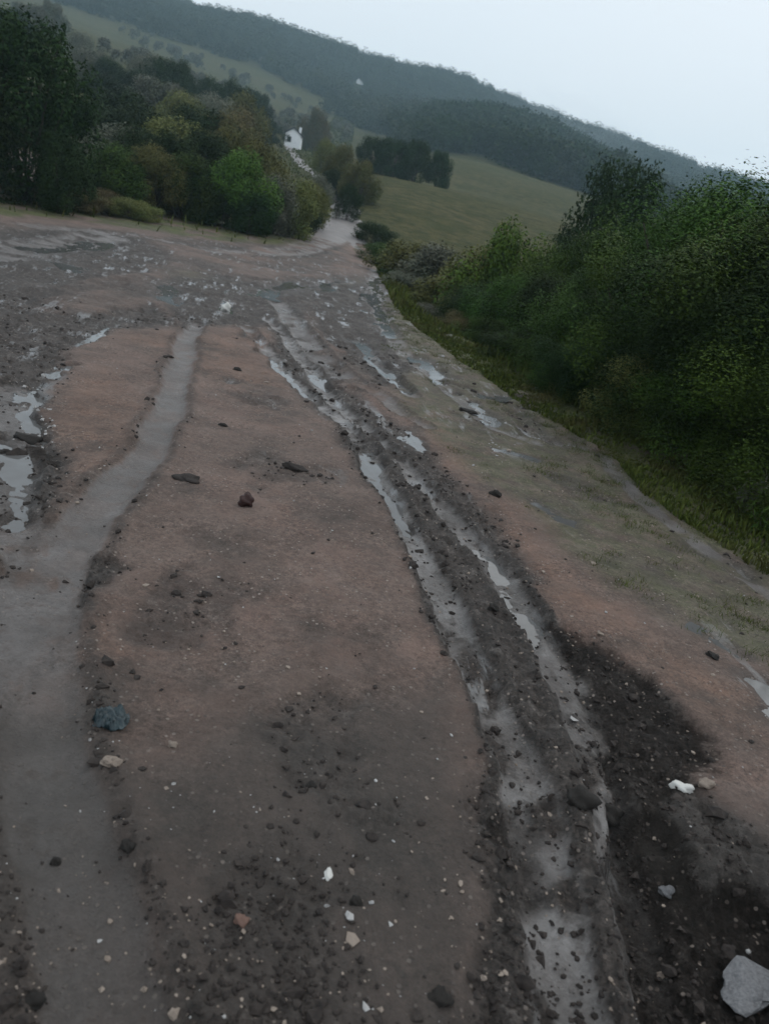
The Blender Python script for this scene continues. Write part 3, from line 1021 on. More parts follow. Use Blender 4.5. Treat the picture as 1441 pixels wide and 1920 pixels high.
# -- right of the road, down the bank
R_ = [
    (1450, 352, 10.5, 3.6, 'near_tall', 'green', 'leafy green tree cut by the right edge, highest on the right side', 'tree'),
    (1570, 400, 8.6, 3.4, 'near_tall', 'green', 'green tree just beyond the right edge of the photo', 'tree'),
    (1375, 374, 13.0, 3.4, 'near_tall', 'green', 'mid green tree left of the leafy tree at the right edge', 'tree'),
    (1305, 392, 14.5, 3.4, 'near_round', 'green', 'leafy green tree between the dark field tree and the right edge trees', 'tree'),
    (1235, 424, 15.5, 2.8, 'near_loose', 'green', 'green bush under the dark rounded tree on the right', 'bush'),
    (1188, 312, 27.0, 3.2, 'dense', 'dark', 'dark rounded tree standing before the grassy field on the right', 'tree'),
    (1125, 448, 14.5, 2.8, 'near_round', 'green', 'green bush left of the dark rounded tree', 'bush'),
    (1050, 470, 15.5, 2.6, 'near_loose', 'green', 'wide green bush below the second field crest', 'bush'),
    (975, 430, 18.0, 2.8, 'round', 'bright', 'bright green bush rising before the brown field', 'bush'),
    (905, 462, 19.5, 2.6, 'loose', 'olive', 'olive bush left of the bright green bush before the field', 'bush'),
    (835, 462, 22.0, 2.6, 'loose', 'grey', 'grey-green loose bush at the foot of the field', 'bush'),
    (770, 452, 26.0, 2.6, 'loose', 'olive', 'olive bush right of the track before the field', 'bush'),
    (725, 457, 30.0, 2.0, 'wide', 'green', 'green bush at the right verge where the clearing ends', 'bush'),
    (705, 417, 38.0, 2.2, 'wide', 'dark', 'dark bush beside the right edge of the track', 'bush'),
    (1430, 442, 8.0, 2.8, 'near_round', 'dark', 'dark bush halfway up the right edge of the photo', 'bush'),
    (1330, 462, 9.2, 2.8, 'near_round', 'green', 'deep green bush below the mid green tree', 'bush'),
    (1240, 482, 10.4, 2.6, 'near_round', 'dark', 'deep shaded bush below the leafy green tree', 'bush'),
    (1150, 512, 11.4, 2.4, 'near_round', 'green', 'round green bush in the middle of the right thicket', 'bush'),
    (1065, 522, 12.8, 2.3, 'near_round', 'dark', 'dark bush in the middle of the right thicket', 'bush'),
    (990, 522, 14.4, 2.2, 'near_round', 'green', 'green bush below the bright green bush before the field', 'bush'),
    (915, 532, 15.8, 2.0, 'near_loose', 'dark', 'dark bush behind the grassy verge at mid distance', 'bush'),
    (850, 522, 18.0, 2.0, 'round', 'olive', 'olive bush behind the grassy verge farther off', 'bush'),
    (785, 512, 21.5, 2.0, 'wide', 'grey', 'greyish bush by the far grassy verge', 'bush'),
    (745, 522, 25.0, 1.6, 'wide', 'dark', 'low dark bush by the farthest grassy verge', 'bush'),
    (1441, 635, 6.6, 2.0, 'near_loose', 'green', 'leafy shrub at the right edge below the trees', 'shrub'),
    (1350, 625, 7.6, 2.0, 'near_loose', 'green', 'leafy shrub on the bank left of the right edge shrub', 'shrub'),
    (1250, 655, 8.4, 1.8, 'near_loose', 'olive', 'olive shrub hanging over the bank in the thicket', 'shrub'),
    (1160, 625, 9.4, 1.8, 'near_round', 'dark', 'dark shrub on the bank below the round green bush', 'shrub'),
    (1080, 625, 10.4, 1.7, 'near_loose', 'green', 'loose green shrub on the bank above the small bright tuft', 'shrub'),
    (1000, 615, 11.6, 1.6, 'near_loose', 'dark', 'dark shrub on the bank behind the small bright tuft', 'shrub'),
    (930, 595, 13.2, 1.5, 'near_round', 'green', 'green shrub leaning over the grassy verge', 'shrub'),
    (870, 585, 14.6, 1.4, 'near_loose', 'rust', 'brownish shrub leaning over the grassy verge', 'shrub'),
    (810, 582, 17.0, 1.4, 'wide', 'grey', 'grey twiggy shrub at the edge of the far verge', 'shrub'),
    (1022, 705, 10.0, .55, 'near_round', 'bright', 'small bright green tuft on the bank edge', 'shrub'),
]
for px, py, ds, wd, sh, lf, lb, ct in R_:
    plant(px, py, ds, wd, sh, lf, {'tree': 'bank_tree', 'bush': 'bank_bush', 'shrub': 'bank_shrub'}[ct], lb, ct, push='right')


# -- tall weeds on the near verge
def weed(px, py, h, label, seed, leafk='grey'):
    rng = np.random.default_rng(seed)
    x, y = at(px, py)
    z = zat(x, y)
    o = empty('verge_weed', (x, y, z - .01))
    tag(o, label, 'weed')
    v, f = [], []
    C, N, Z = [], [], []
    for k in range(5):
        p = np.array([rng.normal() * .003, rng.normal() * .003, 0.0])
        d = np.array([rng.normal() * .22, rng.normal() * .22, 1.0])
        hh = h * rng.uniform(.6, 1)
        for s in range(6):
            q = p + d / np.linalg.norm(d) * hh / 6
            tube(v, f, p, q, .006 * (1 - s / 8), .006 * (1 - (s + 1) / 8), 5)
            for j in range(6):
                C.append(q + rng.normal(size=3) * .025)
                nn = rng.normal(size=3) + np.array([0, 0, .4])
                N.append(nn / np.linalg.norm(nn))
                Z.append(rng.uniform(.02, .04))
            p = q
            d = d + rng.normal(size=3) * .12
    st = np_mesh('stem', np.array(v), quads=np.array(f), smooth=True)
    st.materials.append(MAT_BARK)
    link(bpy.data.objects.new('stem', st), o)
    vv, tt = leaves(np.array(C), np.array(N), np.array(Z), rng, .3)
    lm = np_mesh('foliage', vv, tris=tt)
    add_attr(lm, 'tint', np.repeat(rng.uniform(0, 1, len(C)), 4))
    lm.materials.append(LEAF[leafk])
    link(bpy.data.objects.new('foliage', lm), o)


weed(1385, 965, .38, 'tall pale weed on the grass verge near the right edge', 5)
weed(1425, 1000, .30, 'short weed on the grass verge cut by the right edge', 6, 'green')
weed(1300, 905, .22, 'small dark weed on the grass verge under the thicket', 7, 'green')


# -- grass of the verges (uncountable)
def grass(name, polys, n, h, label, seed, clump=.1, thin=1.0):
    rng = np.random.default_rng(seed)
    xs, ys = [], []
    for P in polys:
        P2 = np.array(P)
        m = 0
        while m < n // len(polys):
            x = rng.uniform(P2[:, 0].min(), P2[:, 0].max(), 6000)
            y = rng.uniform(P2[:, 1].min(), P2[:, 1].max(), 6000)
            ok = poly_sd(x, y, P) > -.02
            ok &= (fbm(x * 2.2, y * 2.2, seed, 3) + clump > rng.uniform(-.6, .5, 6000) * (1 if clump > 0 else .25))
            xs.append(x[ok])
            ys.append(y[ok])
            m += ok.sum()
    x, y = np.concatenate(xs)[:n * 2], np.concatenate(ys)[:n * 2]
    z, _ = surface(x, y)
    k = len(x)
    hh = h * (1 - .5 * sm(7, 11, np.hypot(x, y)) * (h < .1)) * rng.uniform(.4, 1.3, k) * np.clip(1 + 1.1 * fbm(x * 1.3, y * 1.3, seed + 5, 3), .3, 2.2)
    an = rng.uniform(0, 2 * math.pi, k)
    wd = (.004 + .0009 * np.hypot(x, y)) * thin
    ln = rng.normal(size=(k, 2)) * .35 * hh[:, None]
    b = np.stack([x, y, z - .01], 1)
    s = np.stack([np.cos(an) * wd, np.sin(an) * wd, np.zeros(k)], 1)
    mid = b + np.stack([ln[:, 0] * .35, ln[:, 1] * .35, hh * .6], 1)
    tip = b + np.stack([ln[:, 0], ln[:, 1], hh], 1)
    v = np.stack([b - s, b + s, mid + s * .7, mid - s * .7, tip], 1).reshape(-1, 3)
    i = np.arange(k) * 5
    t = np.concatenate([np.stack([i, i + 1, i + 2], 1), np.stack([i, i + 2, i + 3], 1), np.stack([i + 3, i + 2, i + 4], 1)])
    me = np_mesh(name, v, tris=t)
    add_attr(me, 'tint', np.repeat(rng.uniform(0, 1, k), 5))
    me.materials.append(MAT_GRASS)
    tag(link(bpy.data.objects.new(name, me)), label, 'grass', kind='stuff')


grass('verge_grass', [LUSH[0]], 26000, .075, 'yellow-green grass along the top of the right bank', 91)
grass('far_verge_grass', [LUSH[1]], 16000, .22, 'rough grass at the foot of the bushes beyond the clearing', 92)
_bk = [(2.95, 4.2), (2.9, 5.6), (2.7, 7.1), (2.0, 8.5), (1.55, 9.9), (.55, 12.3), (-.6, 15.1), (-1.6, 24), (.2, 24), (1.2, 15.5), (2.4, 12), (4, 9), (5, 7), (5, 4.2)]
def tufts(name, P, n, label, seed):
    rng = np.random.default_rng(seed)
    P2 = np.array(P)
    cx, cy = rng.uniform(P2[:, 0].min(), P2[:, 0].max(), n * 8), rng.uniform(P2[:, 1].min(), P2[:, 1].max(), n * 8)
    ok = (poly_sd(cx, cy, P) > 0) & (fbm(cx * 1.1, cy * 1.1, seed, 3) > -.05)
    cx, cy = cx[ok][:n], cy[ok][:n]
    m = 34
    sp = rng.uniform(.012, .05, len(cx))
    x = (cx[:, None] + rng.normal(size=(len(cx), m)) * sp[:, None] * 1.3).ravel()
    y = (cy[:, None] + rng.normal(size=(len(cx), m)) * sp[:, None]).ravel()
    hh = (np.clip(sp, .015, .04)[:, None] * rng.uniform(.4, 1.2, (len(cx), m))).ravel()
    z, _ = surface(x, y)
    k = len(x)
    an = rng.uniform(0, 6.28, k)
    s_ = np.stack([np.cos(an), np.sin(an), 0 * an], 1) * .0022
    b = np.stack([x, y, z - .004], 1)
    tip = b + np.stack([rng.normal(size=k) * hh * .6, rng.normal(size=k) * hh * .6, hh], 1)
    i = np.arange(k) * 3
    me = np_mesh(name, np.stack([b - s_, b + s_, tip], 1).reshape(-1, 3), tris=np.stack([i, i + 1, i + 2], 1))
    add_attr(me, 'tint', np.repeat(rng.uniform(0, 1, k), 3))
    me.materials.append(MAT_GRASS)
    tag(link(bpy.data.objects.new(name, me)), label, 'grass', kind='stuff')


tufts('turf_tufts', GRASSY[0], 620, 'short grass tufts dotted over the muddy right side of the road', 95)
grass('bank_grass', [_bk], 7000, .12, 'shaded long grass down the right bank under the bushes', 94)


# ------------------------------------------------------------------ far woodland: one mass of small crowns
def woodland(name, label, test, leafm, seed, n, dens, hmin, hmax):
    rng = np.random.default_rng(seed)
    a = np.radians(rng.uniform(-40, 32, n))
    r = np.sqrt(rng.uniform(150 ** 2, 600 ** 2, n))
    x, y = r * np.sin(a), r * np.cos(a)
    keep = rng.uniform(0, 1, n) < test(x, y) * dens
    # open ground before the hut
    ca = np.abs(np.arctan2(x, y) - azel(671, 158)[0]) * 470
    keep &= ~((ca < 6) & (np.hypot(x, y) < 474) & (np.hypot(x, y) > 380))
    x, y = x[keep], y[keep]
    z = smooth_land(x, y) - .3
    pts = np.stack([x, y, z], 1)
    me = bpy.data.meshes.new(name)
    me.vertices.add(len(pts))
    me.vertices.foreach_set('co', pts.astype(np.float32).ravel())
    # taller and shorter stands alternate across the slope
    hs = (hmin + (hmax - hmin) * np.clip(.5 + .8 * fbm(x * .03, y * .03, seed, 3), 0, 1)) * rng.uniform(.7, 1.25, len(x))
    add_attr(me, 'size', hs)
    add_attr(me, 'turn', rng.uniform(0, 6.28, len(x)))
    me.materials.append(leafm)
    o = link(bpy.data.objects.new(name, me))
    tag(o, label, 'woodland', kind='stuff')
    # the crown that is repeated stands in the wood itself
    cm, cc = crown_mesh('wood_crown', seed + 3, 900, .060, 1.25, 22, 1.0, .3, .5, 8)
    cm.materials.clear()
    cm.materials.append(leafm)
    c = link(bpy.data.objects.new('wood_crown', cm), o)
    c.location = pts[0]
    c.scale = (hs[0],) * 3
    c['kind'] = 'stuff'
    g = bpy.data.node_groups.new(name, 'GeometryNodeTree')
    g.interface.new_socket('Geometry', in_out='INPUT', socket_type='NodeSocketGeometry')
    g.interface.new_socket('Geometry', in_out='OUTPUT', socket_type='NodeSocketGeometry')
    N, L = g.nodes, g.links
    gi, go = N.new('NodeGroupInput'), N.new('NodeGroupOutput')
    oi = N.new('GeometryNodeObjectInfo')
    oi.inputs['Object'].default_value = c
    oi.inputs['As Instance'].default_value = True
    ip = N.new('GeometryNodeInstanceOnPoints')
    sz, tn = N.new('GeometryNodeInputNamedAttribute'), N.new('GeometryNodeInputNamedAttribute')
    sz.data_type = tn.data_type = 'FLOAT'
    sz.inputs['Name'].default_value, tn.inputs['Name'].default_value = 'size', 'turn'
    cx, cr = N.new('ShaderNodeCombineXYZ'), N.new('ShaderNodeCombineXYZ')
    for i in range(3):
        L.new(sz.outputs['Attribute'], cx.inputs[i])
    L.new(tn.outputs['Attribute'], cr.inputs[2])
    L.new(gi.outputs[0], ip.inputs['Points'])
    L.new(oi.outputs['Geometry'], ip.inputs['Instance'])
    L.new(cx.outputs[0], ip.inputs['Scale'])
    L.new(cr.outputs[0], ip.inputs['Rotation'])
    L.new(ip.outputs[0], go.inputs[0])
    o.modifiers.new('trees', 'NODES').node_group = g


def _knoll(x, y):
    a, r = np.degrees(np.arctan2(x, y)), near_r(np.hypot(x, y))
    return sm(-5, -2, a) * sm(15, 11, a) * sm(172, 186, r) * sm(275, 255, r)


woodland('woodland', 'hazy woodland covering the far ridge', lambda x, y: wood_density(x, y) * (1 - _knoll(x, y)), MAT_WOOD_FAR, 5, 46000, .30, 5.0, 9.5)
woodland('hillside_scrub', 'sparse scrub dotted over the pale upper hillside on the left', lambda x, y: sm(-7, -11, np.degrees(np.arctan2(x, y))) * sm(.0, .35, fbm(x * .02, y * .02, 211, 4)) * (1 - wood_density(x, y)), LEAF['grey'], 25, 46000, .09, 1.8, 3.6)
woodland('knoll_woodland', 'dark woodland on the rounded knoll in front of the far ridge', _knoll, LEAF['dark'], 15, 46000, .36, 5.5, 8.5)


# ------------------------------------------------------------------ houses
def box(bm, x0, x1, y0, y1, z0, z1):
    vs = [bm.verts.new((x, y, z)) for x in (x0, x1) for y in (y0, y1) for z in (z0, z1)]
    for q in ((0, 1, 3, 2), (4, 6, 7, 5), (0, 4, 5, 1), (2, 3, 7, 6), (0, 2, 6, 4), (1, 5, 7, 3)):
        bm.faces.new([vs[i] for i in q])


def part(name, bm, m, parent):
    bmesh.ops.recalc_face_normals(bm, faces=bm.faces)
    me = bpy.data.meshes.new(name)
    bm.to_mesh(me)
    bm.free()
    me.materials.append(m)
    return link(bpy.data.objects.new(name, me), parent)


MAT_LIME = plain_material('limewash', (.74, .76, .78), (.82, .83, .84), 2, .85, .1)
MAT_ROOF = plain_material('dark_roof', (.035, .035, .04), (.06, .06, .065), 5, .8)
MAT_PANE = plain_material('window_glass', (.02, .022, .026), (.03, .032, .036), 1, .12, .0, .001, .5)
MAT_DOOR = plain_material('door_paint', (.10, .10, .11), (.14, .14, .15), 3, .7)


def house(px, py, dist, wd, ln, hw, hr, label, rz, detail=True):
    a, e = azel(px, py)
    x, y = dist * math.sin(a), dist * math.cos(a)
    o = empty('white_house', (x, y, ground_z(x, y)), rz)
    tag(o, label, 'house')
    bm = bmesh.new()                              # walls with a gable towards the viewer (-y)
    prof = [(-wd / 2, -1.5), (wd / 2, -1.5), (wd / 2, hw), (0, hw + hr), (-wd / 2, hw)]
    fr = [bm.verts.new((p[0], 0, p[1])) for p in prof]
    bk = [bm.verts.new((p[0], ln, p[1])) for p in prof]
    bm.faces.new(fr)
    bm.faces.new(bk)
    for i in range(5):
        j = (i + 1) % 5
        bm.faces.new((fr[i], fr[j], bk[j], bk[i]))
    part('wall', bm, MAT_LIME, o)
    for s in (-1, 1):
        bm = bmesh.new()
        p0, p1 = (s * (wd / 2 + .22), hw - .2), (0, hw + hr + .03)
        vs = []
        for yy in (-.22, ln + .2):
            for (qx, qz), up in (((p0[0], p0[1]), 0), ((p1[0], p1[1]), 0), ((p1[0], p1[1]), .26), ((p0[0], p0[1]), .26)):
                vs.append(bm.verts.new((qx, yy, qz + up)))
        for q in ((0, 1, 2, 3), (4, 7, 6, 5), (0, 4, 5, 1), (1, 5, 6, 2), (2, 6, 7, 3), (3, 7, 4, 0)):
            bm.faces.new([vs[i] for i in q])
        part('roof', bm, MAT_ROOF, o)
    if detail:
        bm = bmesh.new()
        box(bm, -.95, -.25, -.06, .02, .85, 1.75)
        wn = part('window', bm, MAT_DOOR, o)
        bm = bmesh.new()
        box(bm, -.88, -.32, -.075, -.055, .92, 1.68)
        part('pane', bm, MAT_PANE, wn)
        bm = bmesh.new()
        box(bm, .35, 1.05, -.05, .02, -.05, 1.85)
        dr = part('door', bm, MAT_LIME, o)
        bm = bmesh.new()
        box(bm, .42, .47, -.09, -.05, .85, .97)
        part('handle', bm, MAT_DOOR, dr)
        bm = bmesh.new()
        box(bm, .7, 1.1, 2.2, 2.7, hw + .2, hw + hr + .6)
        part('chimney', bm, MAT_LIME, o)
    return o


house(546, 280, 150, 2.7, 4.2, 2.3, .8, 'small white house with dark roof among bushes up the slope', math.radians(6))
house(671, 158, 470, 2.6, 3.4, 1.9, .9, 'tiny white hut far off on the wooded ridge', math.radians(-20), False)

# pale rocks of the bank by the upper track
MAT_PALE = plain_material('pale_rock', (.26, .25, .24), (.42, .41, .40), 6, .8, .5, .01)
MAT_WHITE = plain_material('white_pebble', (.44, .43, .40), (.62, .61, .58), 9, .6, .3, .004)
MAT_TAN = plain_material('tan_stone', (.16, .125, .10), (.28, .23, .19), 8, .75, .5, .006)
MAT_RED = plain_material('red_stone', (.024, .011, .010), (.05, .022, .018), 14, .6, .5, .006)
MAT_GREY = plain_material('grey_stone', (.10, .10, .105), (.20, .20, .205), 9, .7, .6, .01)
MAT_CRUMB = plain_material('mud_crumb', (.014, .011, .010), (.045, .036, .031), 40, .85, .7, .006)
MAT_CLOD = plain_material('dark_clod', (.010, .009, .008), (.030, .025, .021), 30, .75, .7, .006)


def stone_mesh(seed, sub=2, rough=.28, flat=.6, angular=False):
    bm = bmesh.new()
    bmesh.ops.create_icosphere(bm, subdivisions=sub, radius=1)
    rng = np.random.default_rng(seed)
    pl = [(lambda v: v / np.linalg.norm(v))(rng.normal(size=3)) for _ in range(7)]
    off = rng.normal(size=3) * 9
    for v in bm.verts:
        p = np.array(v.co)
        k = 1 + rough * (math.sin(3.1 * p[0] + off[0]) * math.cos(2.7 * p[1] + off[1]) + .6 * math.sin(5.3 * p[2] + 4.1 * p[0] + off[2])) * .6 + rng.normal() * rough * .18
        p = p * k
        if angular:
            for n in pl:
                d = float(p @ n)
                if d > .68:
                    p = p - n * (d - .68)
        v.co = (p[0], p[1], p[2] * flat)
    me = bpy.data.meshes.new('stone')
    bm.to_mesh(me)
    bm.free()
    for f in me.polygons:
        f.use_smooth = not angular
    return me


def stone(name, px, py, wpx, label, m, cat='stone', seed=0, flat=.6, aspect=.75, rz=0.0, angular=False, sink=.36, rough=.42, sub=3):
    x, y = at(px, py)
    ds = math.sqrt(x * x + y * y + CAM_Z ** 2)
    s = wpx / 2 / FPX * ds
    me = stone_mesh(seed, sub, rough, flat, angular)
    me.materials.append(m)
    me.name = name
    o = link(bpy.data.objects.new(name, me))
    o.location = (x, y, zat(x, y) + s * flat * (1 - 2 * sink))
    o.scale = (s, s * aspect, s)
    o.rotation_euler = (0, 0, rz)
    tag(o, label, cat)
    return o


stone('red_stone', 460, 946, 26, 'dark reddish rounded stone on bare soil, largest there', MAT_RED, 'stone', 3, .95, 1.0, .4, sink=.1)
stone('mud_clod', 553, 877, 46, 'flat dark clod of mud beyond the reddish stone', MAT_CRUMB, 'clod', 4, .22, .42, -.25, sink=.44, rough=.5)
stone('white_stone', 1282, 1467, 34, 'white flat stone on soil right of the deep rut', MAT_WHITE, 'stone', 5, .5, .6, -.1)
stone('beige_stone', 1322, 1470, 26, 'beige stone just right of the white flat stone', MAT_TAN, 'stone', 6, .6, .7, .3)
stone('grey_slab', 1432, 1796, 112, 'large pale grey slab cut by the right edge at the bottom', MAT_GREY, 'rock', 7, .26, .8, .5, True, .34, .4)
stone('mud_clod', 1088, 1501, 50, 'black clod of mud left of another on the right track', MAT_CLOD, 'clod', 8, .7, .8, .2, rough=.4)
stone('mud_clod', 1160, 1482, 44, 'black clod of mud right of another on the right track', MAT_CLOD, 'clod', 9, .8, .9, .9, rough=.4)
stone('tan_stone', 212, 1428, 44, 'pale tan angular stone in front of the teal plastic scrap', MAT_TAN, 'stone', 10, .5, .6, .5, True)
stone('pale_pebble', 326, 1386, 18, 'pale pebble right of the teal plastic scrap', MAT_TAN, 'pebble', 11, .6, .8, .1)
stone('white_pebble', 618, 1629, 14, 'white elongated pebble on dark soil near the bottom centre', MAT_WHITE, 'pebble', 12, .5, 1.7, .3)
stone('brown_pebble', 455, 1718, 24, 'reddish brown pebble left of the bottom centre', plain_material('brown_pebble', (.12, .07, .055), (.18, .11, .085), 9), 'pebble', 13, .6, .9, .2)
stone('mud_clod', 586, 1462, 18, 'small dark clod on the bare soil between the tracks', MAT_CLOD, 'clod', 14, .7, .9, .2)
stone('mud_clod', 670, 1682, 22, 'dark clod on soil right of the white elongated pebble', MAT_CLOD, 'clod', 15, .7, .9, .2)
stone('mud_clod', 107, 1588, 18, 'round dark clod lying in the near left tyre track', MAT_CLOD, 'clod', 16, .6, .9, .2)
stone('mud_clod', 242, 1582, 26, 'dark clod at the right lip of the near left tyre track', MAT_CLOD, 'clod', 17, .6, .9, .2)
stone('mud_clod', 62, 1868, 34, 'dark clod in the bottom left corner', MAT_CLOD, 'clod', 18, .5, .9, .2)
stone('mud_clod', 826, 1862, 36, 'dark clod at the bottom edge left of the right rut', MAT_CLOD, 'clod', 19, .5, .8, .2)
stone('mud_clod', 925, 1135, 20, 'black clod in the mud between the two right ruts', MAT_CLOD, 'clod', 20, .8, .9, .2)
stone('mud_clod', 445, 692, 16, 'small dark clod on soil beyond, right of the curving track', MAT_CLOD, 'clod', 21, .5, .6, .2)
stone('mud_clod', 418, 799, 16, 'small dark clod right of the curving track, nearer one', MAT_CLOD, 'clod', 22, .5, .6, .2)
stone('mud_clod', 878, 770, 36, 'long black clod lying on the grassy right side', MAT_CLOD, 'clod', 23, .22, .5, -.4)
stone('mud_clod', 928, 927, 26, 'black clod on the reddish strip right of the ruts', MAT_CLOD, 'clod', 24, .5, .6, -.4)
stone('mud_clod', 1335, 1232, 20, 'black clod beside the bluish pool on the right', MAT_CLOD, 'clod', 25, .6, .8, -.4)
stone('mud_clod', 55, 808, 46, 'big dark clod beside the stream at the left edge', MAT_CLOD, 'clod', 26, .5, .7, .4, rough=.4)
stone('mud_clod', 8, 826, 26, 'dark clod cut by the left edge in the stream', MAT_CLOD, 'clod', 27, .6, .8, .4)
stone('mud_clod', 352, 897, 46, 'broad greenish brown clod at the right lip of the curving track', MAT_CRUMB, 'clod', 28, .2, .8, -.2, sink=.46, rough=.5)
stone('grey_stone', 1272, 1618, 26, 'grey stone on the dark mud right of the rut', MAT_GREY, 'stone', 29, .5, .8, .2)
stone('white_stone', 424, 573, 18, 'white stone in the dark mud of the middle distance', MAT_WHITE, 'stone', 30, .9, .9, .2, sink=.1)


# crumpled scrap of teal plastic
def scrap():
    x, y = at(207, 1345)
    z = zat(x, y)
    rng = np.random.default_rng(3)
    n = 26
    g = np.linspace(-1, 1, n)
    X, Y = np.meshgrid(g, g)
    rad = np.sqrt(X ** 2 + Y ** 2)
    edge = .78 + .22 * fbm(X * 2 + 5, Y * 2, 8, 3)
    Z = .018 * np.abs(fbm(X * 2.6, Y * 2.6, 5, 3)) * 2 + .012 * fbm(X * 6, Y * 6, 6, 2) + .006
    Z = np.where(rad > edge, Z * .2 - .006, Z)
    V = np.stack([X.ravel() * .066 * (1 + .2 * fbm(X * 1.5, Y * 1.5, 9).ravel()), Y.ravel() * .058, Z.ravel()], 1)
    ii = (np.arange(n - 1)[:, None] * n + np.arange(n - 1)[None])
    ok = ((rad < edge + .12)[:-1, :-1])
    ii = ii[ok]
    me = np_mesh('plastic_scrap', V, quads=np.stack([ii, ii + 1, ii + n + 1, ii + n], 1), smooth=True)
    me.materials.append(plain_material('teal_plastic', (.007, .018, .024), (.017, .036, .042), 26, .42, .5, .006, .5))
    o = link(bpy.data.objects.new('plastic_scrap', me))
    o.location = (x, y, z)
    o.rotation_euler = (0, 0, -.3)
    md = o.modifiers.new('thickness', 'SOLIDIFY')
    md.thickness = .002
    tag(o, 'crumpled teal plastic scrap trodden into mud beside the left tyre track', 'litter')


scrap()


# ------------------------------------------------------------------ loose gravel and crumbs (uncountable)
def scatter(name, label, m, n, size, seed, weight, rmax=9.0, sink=.42):
    rng = np.random.default_rng(seed)
    protos = []
    for k in range(6):
        bm = bmesh.new()
        bmesh.ops.create_icosphere(bm, subdivisions=1, radius=1)
        v = np.array([q.co[:] for q in bm.verts]) * (1 + .28 * rng.normal(size=(len(bm.verts), 1)))
        bm.verts.index_update()
        f = np.array([[q.index for q in ff.verts] for ff in bm.faces])
        bm.free()
        protos.append((v, f))
    xs, ys = [], []
    tot = 0
    while tot < n:
        a = np.radians(rng.uniform(-42, 44, 20000))
        r = np.exp(rng.uniform(math.log(1.0), math.log(rmax), 20000))
        x, y = r * np.sin(a), r * np.cos(a)
        z, o = surface(x, y)
        ok = rng.uniform(0, 1, 20000) < weight(x, y, o)
        d, s = seg_dist(x, y, BANK)
        ok &= (s > 0)
        xs.append(np.stack([x, y, z], 1)[ok])
        tot += ok.sum()
    C = np.concatenate(xs)[:n]
    r = np.hypot(C[:, 0], C[:, 1])
    sz = size * np.exp(rng.normal(size=n) * .6) * (.75 + .09 * r)
    V, T, off = [], [], 0
    for i in range(n):
        v, f = protos[i % 6]
        an = rng.uniform(0, 6.28)
        c, s = math.cos(an), math.sin(an)
        w = v * np.array([1, rng.uniform(.6, 1), rng.uniform(.45, .8)]) * sz[i]
        w = np.stack([w[:, 0] * c - w[:, 1] * s, w[:, 0] * s + w[:, 1] * c, w[:, 2]], 1) + C[i] + np.array([0, 0, sz[i] * (1 - 2 * sink) * .5])
        V.append(w)
        T.append(f + off)
        off += len(v)
    me = np_mesh(name, np.concatenate(V), tris=np.concatenate(T), smooth=False)
    me.materials.append(m)
    tag(link(bpy.data.objects.new(name, me)), label, 'gravel', kind='stuff')


scatter('pale_gravel', 'pale grit and pebbles strewn over the muddy road', MAT_PALE, 420, .0028, 201, lambda x, y, o: (1 - .7 * o['tread']) * (.25 + .75 * sm(-.1, .5, fbm(x * 1.7, y * 1.7, 301, 3))) * (1 - .8 * o['hole']), 7)
scatter('tan_gravel', 'brownish grit strewn over the muddy road', MAT_TAN, 1500, .0034, 202, lambda x, y, o: (1 - .7 * o['tread']) * (.25 + .75 * sm(-.1, .5, fbm(x * 1.7, y * 1.7, 302, 3))), 7)
def _streak(x, y, o):
    d = np.full(x.shape, 9.0)
    for P, rd in STREAKS:
        d = np.minimum(d, seg_dist(x, y, P, [rd] * len(P))[0])
    return sm(1.3, .2, d)


STREAKS = [(W(p), r) for p, r in [
    ([(715, 505), (705, 560), (740, 625)], .22), ([(675, 628), (755, 725)], .13), ([(788, 662), (830, 716)], .14), ([(800, 640), (850, 690)], .10),
    ([(880, 745), (935, 795)], .12), ([(915, 735), (970, 745)], .10), ([(925, 830), (935, 860)], .06), ([(955, 850), (1000, 860)], .06),
    ([(765, 805), (778, 835)], .08), 
    ([(105, 478), (130, 497)], .2), ([(90, 697), (135, 680)], .08), ([(160, 640), (215, 608)], .07), ([(55, 715), (70, 820)], .12), ([(310, 530), (325, 560)], .12),
    ([(640, 730), (665, 740)], .05), ([(1000, 820), (1110, 838)], .06)]]
scatter('pale_rubble', 'whitish stone chips in streaks on the wet verge and mud', MAT_PALE, 420, .0055, 204, _streak, 28)
scatter('mud_crumbs', 'dark crumbs of mud along the ruts and over the soil', MAT_CRUMB, 6500, .0056, 203, lambda x, y, o: (.008 + o['mud'] * (1 - .6 * o['tread'])) * (.3 + .7 * sm(-.2, .4, fbm(x * 3, y * 3, 303, 3))), 10)


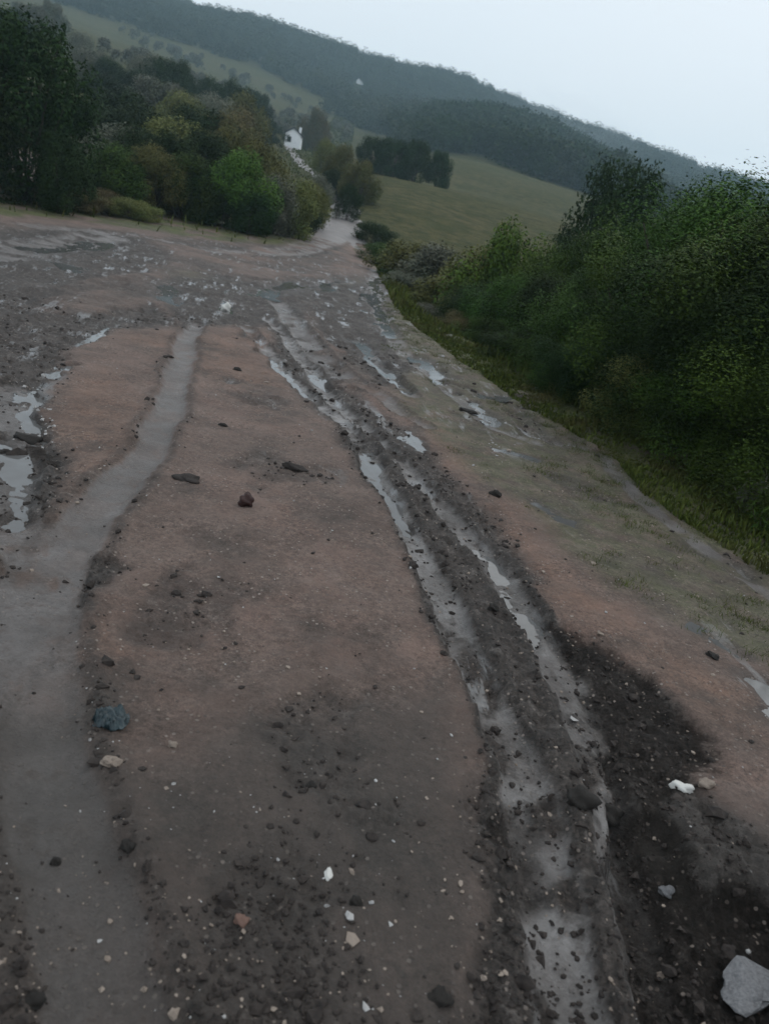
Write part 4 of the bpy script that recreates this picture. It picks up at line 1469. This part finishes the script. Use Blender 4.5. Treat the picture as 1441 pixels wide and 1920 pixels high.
# ------------------------------------------------------------------ air
def volume_box(name, lo, hi, dens, color, label, cat):
    bm = bmesh.new()
    box(bm, lo[0], hi[0], lo[1], hi[1], lo[2], hi[2])
    bmesh.ops.recalc_face_normals(bm, faces=bm.faces)
    me = bpy.data.meshes.new(name)
    bm.to_mesh(me)
    bm.free()
    m = bpy.data.materials.new(name)
    m.use_nodes = True
    t = m.node_tree
    t.nodes.remove(t.nodes['Principled BSDF'])
    pv = t.nodes.new('ShaderNodeVolumePrincipled')
    pv.inputs['Color'].default_value = (*color, 1)
    pv.inputs['Density'].default_value = dens
    t.links.new(pv.outputs[0], t.nodes['Material Output'].inputs['Volume'])
    me.materials.append(m)
    o = link(bpy.data.objects.new(name, me))
    tag(o, label, cat, kind='stuff')
    return o


volume_box('haze', (-960, -60, -6), (960, 960, 140), .00062, (.62, .87, 1.0), 'thin bluish evening haze over the whole valley', 'haze')


def mist(px, py, dist, size, dens, label, seed):
    a, e = azel(px, py)
    bm = bmesh.new()
    bmesh.ops.create_icosphere(bm, subdivisions=3, radius=1)
    me = bpy.data.meshes.new('mist')
    bm.to_mesh(me)
    bm.free()
    m = bpy.data.materials.new('mist')
    m.use_nodes = True
    t = m.node_tree
    t.nodes.remove(t.nodes['Principled BSDF'])
    k = NT(t)
    co = k.n('ShaderNodeTexCoord').outputs['Object']
    ln = k.n('ShaderNodeVectorMath', operation='LENGTH')
    k.l(co, ln.inputs[0])
    mp = k.n('ShaderNodeMapping')
    mp.inputs['Location'].default_value = (seed, seed * .7, 0)
    k.l(co, mp.inputs['Vector'])
    d = k.math('MULTIPLY', k.ramp(ln.outputs['Value'], .95, .1), k.ramp(k.noise(mp.outputs[0], 1.7, 3, .55), .38, .66))
    pv = k.n('ShaderNodeVolumePrincipled')
    pv.inputs['Color'].default_value = (.85, .93, 1, 1)
    k.l(k.math('MULTIPLY', d, dens), pv.inputs['Density'])
    k.l(pv.outputs[0], t.nodes['Material Output'].inputs['Volume'])
    me.materials.append(m)
    o = link(bpy.data.objects.new('mist', me))
    o.location = (dist * math.sin(a), dist * math.cos(a), CAM_Z + dist * math.tan(e))
    o.scale = size
    o.rotation_euler = (0, math.radians(8), -a)
    tag(o, label, 'mist', kind='stuff')


mist(1080, 232, 425, (48, 22, 13), .016, 'pale wisp of mist between the dark knoll and the far ridge', 3.1)
